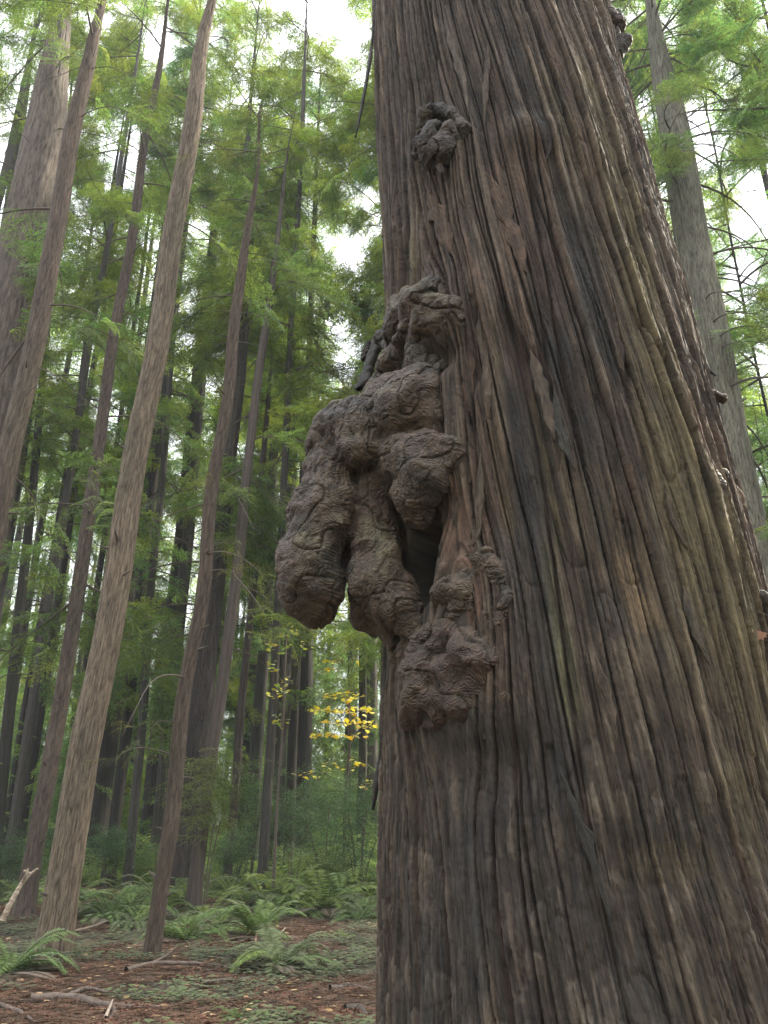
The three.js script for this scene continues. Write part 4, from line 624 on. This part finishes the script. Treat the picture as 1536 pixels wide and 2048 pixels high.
{
  const R = rng(321), row = [];
  for (let i = 0; i < 64; i++) { const x = 10 + 735 * R(), y = 1738 + 100 * Math.pow(R(), 1.2); row.push([x, fern(x, y, (70 + 50 * R()) * (y - 1640) / 120, 'sword fern growing among others between the trunks further back', { m: i % 3, n: 12, dead: i % 4, seed: 60 + i, group: 'sword ferns further back between the trunks' })]); }
  rankFromLeft(row, (n) => `sword fern further back between the trunks, ${n} from the left of those`);
}
// ------------------------------------------------------------------ shrubs
function bush(x, y, w, h, D0, n, label, { units = LEAFY, mat = mBush, tint = [1, 1, 1], sc = 1, name = 'evergreen_shrub', group } = {}) {
  const R = rng(Math.round(x * 7 + y * 3 + D0)), c = at(x, y, D0), k = mpp(x, y, D0), W = w * k / 2, Hh = h * k, base = V(c.x, groundY(c.x, c.z), c.z), t = thing(name, label, 'shrub', base, group), lists = {}, hc = Math.max(Hh / 2, c.y - base.y);
  for (let i = 0; i < 6; i++) { const a = R() * 6.28, e = V(W * 0.6 * Math.cos(a), hc * (0.7 + 0.5 * R()), W * 0.6 * Math.sin(a)); mesh('stem', new THREE.TubeGeometry(new THREE.CatmullRomCurve3([V(0.1 * Math.cos(a), -0.05, 0.1 * Math.sin(a)), e.clone().multiplyScalar(0.5).add(V(0, 0.1, 0)), e]), 8, 0.016, 5), mTwig, t); }
  for (let i = 0; i < n; i++) {
    const a = R() * 6.28, q = Math.pow(R(), 0.45), el = (R() * 2 - 1), wob = 1 + 0.3 * n2(Math.cos(a) * 2 + x, el * 2, 7), p = V(W * q * wob * Math.cos(a) * Math.sqrt(1 - el * el * 0.8), hc + Hh / 2 * el * q * wob, W * q * wob * Math.sin(a) * Math.sqrt(1 - el * el * 0.8)); if (p.y < 0.05) p.y = 0.05 + 0.2 * R();
    EU.set((R() - 0.5) * 0.8, R() * 6.28, 0.4 - 0.8 * R(), 'YXZ'); const s = sc * (0.7 + 0.6 * R()), b = 0.7 + 0.6 * R(), v = Math.floor(R() * units.length);
    (lists[v] ??= []).push({ m: new THREE.Matrix4().compose(p, Q.setFromEuler(EU).clone(), V(s, s, s)), c: rgb(tint[0] * b, tint[1] * b, tint[2] * b) });
  }
  for (const v in lists) instanced('foliage', units[v], mat, lists[v], t);
}
bush(650, 1615, 150, 190, 27, 420, 'large bluish green shrub in front of the yellow maple');
bush(720, 1640, 110, 200, 24, 320, 'green shrub close against the great trunk edge', { tint: [1, 1.05, 0.95] });
bush(590, 1640, 90, 140, 29, 240, 'shrub right beside the leaning mossy maple', { tint: [0.95, 0.95, 1.05] });
bush(505, 1610, 80, 160, 30, 260, 'fresh green shrub left of the leaning mossy maple', { tint: [1.05, 1.15, 0.85] });
bush(225, 1690, 90, 100, 30, 220, 'shrub behind the pale pinkish trunk', { tint: [0.9, 1.05, 0.9] });
bush(20, 1720, 80, 140, 24, 220, 'dark shrub at the far left behind the bleached branch', { tint: [0.8, 0.8, 0.8] });
bush(285, 1720, 70, 70, 32, 150, 'low shrub under the broad black trunk', { tint: [1.1, 1.1, 0.8] });
bush(470, 1700, 80, 80, 27, 160, 'shrub behind the upright sword fern', { tint: [0.9, 0.95, 0.9] });
bush(120, 1690, 70, 120, 33, 160, 'shrub in the gap left of the pale pinkish trunk', { tint: [0.8, 0.95, 0.9] });
bush(640, 1720, 160, 50, 25, 160, 'low brushy shrub behind the mossy log', { tint: [1.15, 1, 0.7] });
{ // shaggy grey dead spray low on the thin redwood
  const far = [[420, 1580, 110, 170, 21], [350, 1400, 90, 200, 30], [150, 1560, 80, 220, 40], [60, 1480, 110, 200, 42], [690, 1400, 150, 240, 50], [600, 1480, 120, 220, 52], [480, 1420, 90, 200, 46], [250, 1430, 70, 240, 44], [740, 1500, 60, 200, 46], [1500, 900, 120, 160, 26], [1470, 1050, 80, 150, 24]];
  far.forEach(([x, y, w, h, d], i) => bush(x, y, w, h, d, 130, ['greyish young redwood with shaggy low sprays beside the thick furrowed trunk', 'drooping young redwood between the pale and thin leaning trunks', 'young redwood deep in shade behind the slim dark redwood', 'young redwood filling the far left understorey', 'young redwood behind the yellow maple', 'young redwood behind the leaning mossy maple', 'young redwood behind the slender brown trunk', 'young redwood beyond the dark furrowed trunk', 'young redwood just past the great trunk, behind the shrubs', 'young redwood beyond the right edge of the great trunk, upper', 'young redwood beyond the right edge of the great trunk, lower'][i], { name: 'young_redwood', units: i === 0 ? WISP : BOUGH, mat: mNeedle, sc: d > 35 ? 1.3 : 0.9, tint: i === 0 ? [1.3, 1.1, 1.3] : [0.9, 1.05, 1.2] }));
}

// ------------------------------------------------------------------ things lying on the ground
function ground(x, y) { const [a, u, f] = ray(x, y), d = -EYE / (u / f); const p = V(a / f * d, 0, -d); p.y = groundY(p.x, p.z); return p; }
function stick(pts, r, label, { c = [0.11, 0.085, 0.07], name = 'fallen_branch', forks = [], raise = 0.03 } = {}) {
  const ps = pts.map(([x, y, h]) => { const p = h && typeof h === 'object' ? at(x, y, h.d) : ground(x, y); if (typeof h === 'number') p.y += h; p.y += raise; return p; }), base = ps[0].clone(); base.y = groundY(base.x, base.z);
  const t = thing(name, label, name === 'fallen_log' ? 'log' : 'branch', base), mat = std({ color: rgb(...c.map((v) => v * 1.7)), map: texFurrowCol, bumpMap: texFurrow, bumpScale: 0.02 });
  const tube = (P, ra, nm) => {
    const cv = new THREE.CatmullRomCurve3(P), n = 40, g = new THREE.TubeGeometry(cv, n, ra, 9), q = g.attributes.position;
    for (let i = 0; i <= n; i++) { const c0 = cv.getPointAt(i / n), k = lerp(1, 0.35, i / n); for (let j = 0; j <= 9; j++) { const id = i * 10 + j, v = V(q.getX(id), q.getY(id), q.getZ(id)).sub(c0).multiplyScalar(k * (1 + 0.3 * n2(i * 0.7, (j % 9) * 0.9, 55))).add(c0); q.setXYZ(id, v.x, v.y, v.z); } }
    g.computeVertexNormals(); return mesh(nm, g, mat, t);
  };
  tube(ps.map((p) => p.clone().sub(base)), r, name === 'fallen_log' ? 'log' : 'main_stem');
  for (const fk of forks) tube(fk.map(([x, y, h]) => { const p = h && typeof h === 'object' ? at(x, y, h.d) : ground(x, y); if (typeof h === 'number') p.y += h; p.y += raise; return p.sub(base); }), r * 0.6, 'side_twig');
  return t;
}
stick([[590, 1756, 0.5], [625, 1764, 0.35], [652, 1772, 0.1]], 0.08, 'dark fallen branch slanting down behind the mossy log');
stick([[500, 1783, 0.05], [600, 1786, 0.05], [710, 1787, 0.05], [800, 1788, 0.05]], 0.3, 'mossy log lying across behind the ferns', { name: 'fallen_log', c: [0.1, 0.1, 0.05], raise: 0 });
stick([[160, 1790, 0.05], [250, 1786, 0.05], [320, 1784, 0.05]], 0.22, 'mossy log behind the left ferns', { name: 'fallen_log', c: [0.11, 0.12, 0.05], raise: 0 });
stick([[5, 1840, D(15)], [22, 1806, D(15)], [45, 1765, D(15.1)], [62, 1747, D(15.2)], [76, 1737, D(15.2)]], 0.055, 'bleached dead branch sticking up at the far left', { c: [0.36, 0.29, 0.22], raise: 0, forks: [[[45, 1765, D(15.1)], [52, 1750, D(15)], [57, 1736, D(15)]], [[60, 1749, D(15.2)], [50, 1742, D(15.1)], [47, 1744, D(15)]]] });
stick([[250, 1960], [300, 1945], [370, 1942], [480, 1948]], 0.035, 'long thin branch lying in front of the thin leaning redwood', { forks: [[[300, 1945], [330, 1936, 0.05], [350, 1928, 0.12]]] });
stick([[400, 1975], [440, 1972], [500, 1968]], 0.03, 'short dark stick in the middle of the litter');
stick([[60, 2010], [130, 2006], [220, 2020], [320, 2026]], 0.05, 'crooked branch lying across the lower left litter', { forks: [[[130, 2006], [170, 2000, 0.04], [215, 2003, 0.03]], [[220, 2020], [228, 2035], [216, 2046]]] });
stick([[210, 2044], [218, 2030, 0.03], [223, 2020, 0.05]], 0.018, 'small pale twig at the bottom of the view', { c: [0.3, 0.25, 0.2] });
stick([[660, 1990], [700, 1984], [745, 1990]], 0.035, 'dark stick beside the great trunk foot');
stick([[690, 2025], [715, 2022], [735, 2034]], 0.04, 'dark broken stick nearest the great trunk', { c: [0.07, 0.06, 0.05] });
stick([[510, 1895], [513, 1882, 0.05], [520, 1873, 0.12]], 0.022, 'reddish twig standing up in the upright fern', { c: [0.2, 0.12, 0.08] });
stick([[545, 1882], [560, 1876], [570, 1868, 0.04]], 0.02, 'pale twig between the upright fern and the large bright fern', { c: [0.3, 0.27, 0.22] });
stick([[0, 2018], [40, 2028], [72, 2046]], 0.025, 'thin twig curving through the bottom left corner');
stick([[145, 1865], [190, 1858, 0.05], [215, 1850, 0.08]], 0.03, 'pale branch lying right of the pale pinkish trunk', { c: [0.2, 0.16, 0.12] });
stick([[640, 1742, 0.1], [640, 1700, 0.6], [645, 1640, D(33)]], 0.03, 'thin upright dead stem in front of the bluish shrub');
{ // dead leaf caught in the bark
  const o = mesh('dead_leaf', mapleShape, leafOne(0.2, 0.1, 0.055, 0.1)); tag(o, 'curled orange brown maple leaf caught in the bark at the right edge', 'leaf');
  const s = surf(1522, 1262, 0.13); o.position.copy(s.p); o.scale.setScalar(0.07); o.rotation.set(-0.2, -0.3, 2.6);
}
{ // litter, clover and fallen leaves: nobody could count them
  const R = rng(99), lists = { sprig: [], clover: [], leaf: [], chip: [] };
  const B1 = LeafBuilder(); { const r = rng(5); for (let i = 0; i < 26; i++) { const t = r(), p = V(t * 0.24, 0.01 + 0.015 * r(), 0.03 * Math.sin(t * 4)), s = i % 2 ? 1 : -1, d = V(0.6, 0.15 * (r() - 0.3), s).normalize(); B1.kite(p, d, V(1, 0, 0), 0.035, 0.008, [0.8 + 0.5 * r(), 0.8 + 0.3 * r(), 0.8]); } B1.twig(V(0, 0.012, 0), V(0.24, 0.012, 0.02), 0.003, [0.7, 0.6, 0.5]); }
  const B2 = LeafBuilder(); { const r = rng(6); for (let i = 0; i < 14; i++) { const p = V((r() - 0.5) * 0.26, 0.03 + 0.05 * r(), (r() - 0.5) * 0.26); for (let k = 0; k < 3; k++) { const a = k * 2.1 + r(), d = V(Math.cos(a), -0.1, Math.sin(a)); B2.kite(p, d, V(-d.z, 0, d.x), 0.034, 0.034, [0.7 + 0.6 * r(), 0.8 + 0.4 * r(), 0.8]); } } }
  const put = (l, s, c) => { const z = -6 - 26 * Math.pow(R(), 1.4), x = z * -1 * (-0.62 + 0.8 * R()); const p = V(x, groundY(x, z) + 0.004, z); EU.set((R() - 0.5) * 0.3, R() * 6.28, (R() - 0.5) * 0.3, 'YXZ'); return { x, z, e: { m: new THREE.Matrix4().compose(p, Q.setFromEuler(EU).clone(), V(s, s, s)), c } }; };
  for (let i = 0; i < 26000; i++) { const b = 0.6 + 0.8 * R(), q = put(0, 0.7 + 0.9 * R(), rgb(b * (1 + 0.4 * R()), b, b * 0.9)); if (greenMask(q.x, q.z) < 0.75 || R() < 0.25) lists.sprig.push(q.e); }
  for (let i = 0; i < 10000; i++) { const b = 0.7 + 0.6 * R(), q = put(0, 0.6 + 0.7 * R(), rgb(b, b, b)); if (greenMask(q.x, q.z) > 0.35 + 0.9 * R()) lists.clover.push(q.e); }
  for (let i = 0; i < 1500; i++) { const y = R(), q = put(0, 0.05 + 0.05 * R(), rgb(1, lerp(0.68, 0.95, y), lerp(0.45, 0.85, y * R()))); q.e.m.multiply(new THREE.Matrix4().makeRotationX(-Math.PI / 2 + (R() - 0.5) * 0.7)); q.e.m.elements[13] += 0.02; lists.leaf.push(q.e); }
  tag(instanced('needle_litter', B1.build(), leafMat(0.11, 0.083, 0.062, 0.1), lists.sprig, scene), 'rusty brown redwood sprigs and needles littering the forest floor', 'litter');
  tag(instanced('clover_patch', B2.build(), leafMat(0.085, 0.105, 0.045, 0.3), lists.clover, scene), 'low green sorrel growing in patches over the litter', 'ground cover');
  const lm = leafOne(0.42, 0.34, 0.22, 0.15); tag(instanced('fallen_leaves', mapleShape, lm, lists.leaf, scene), 'pale fallen leaves scattered over the litter', 'leaves');
}
console.log('units', unitCount);
renderer.render(scene, camera);
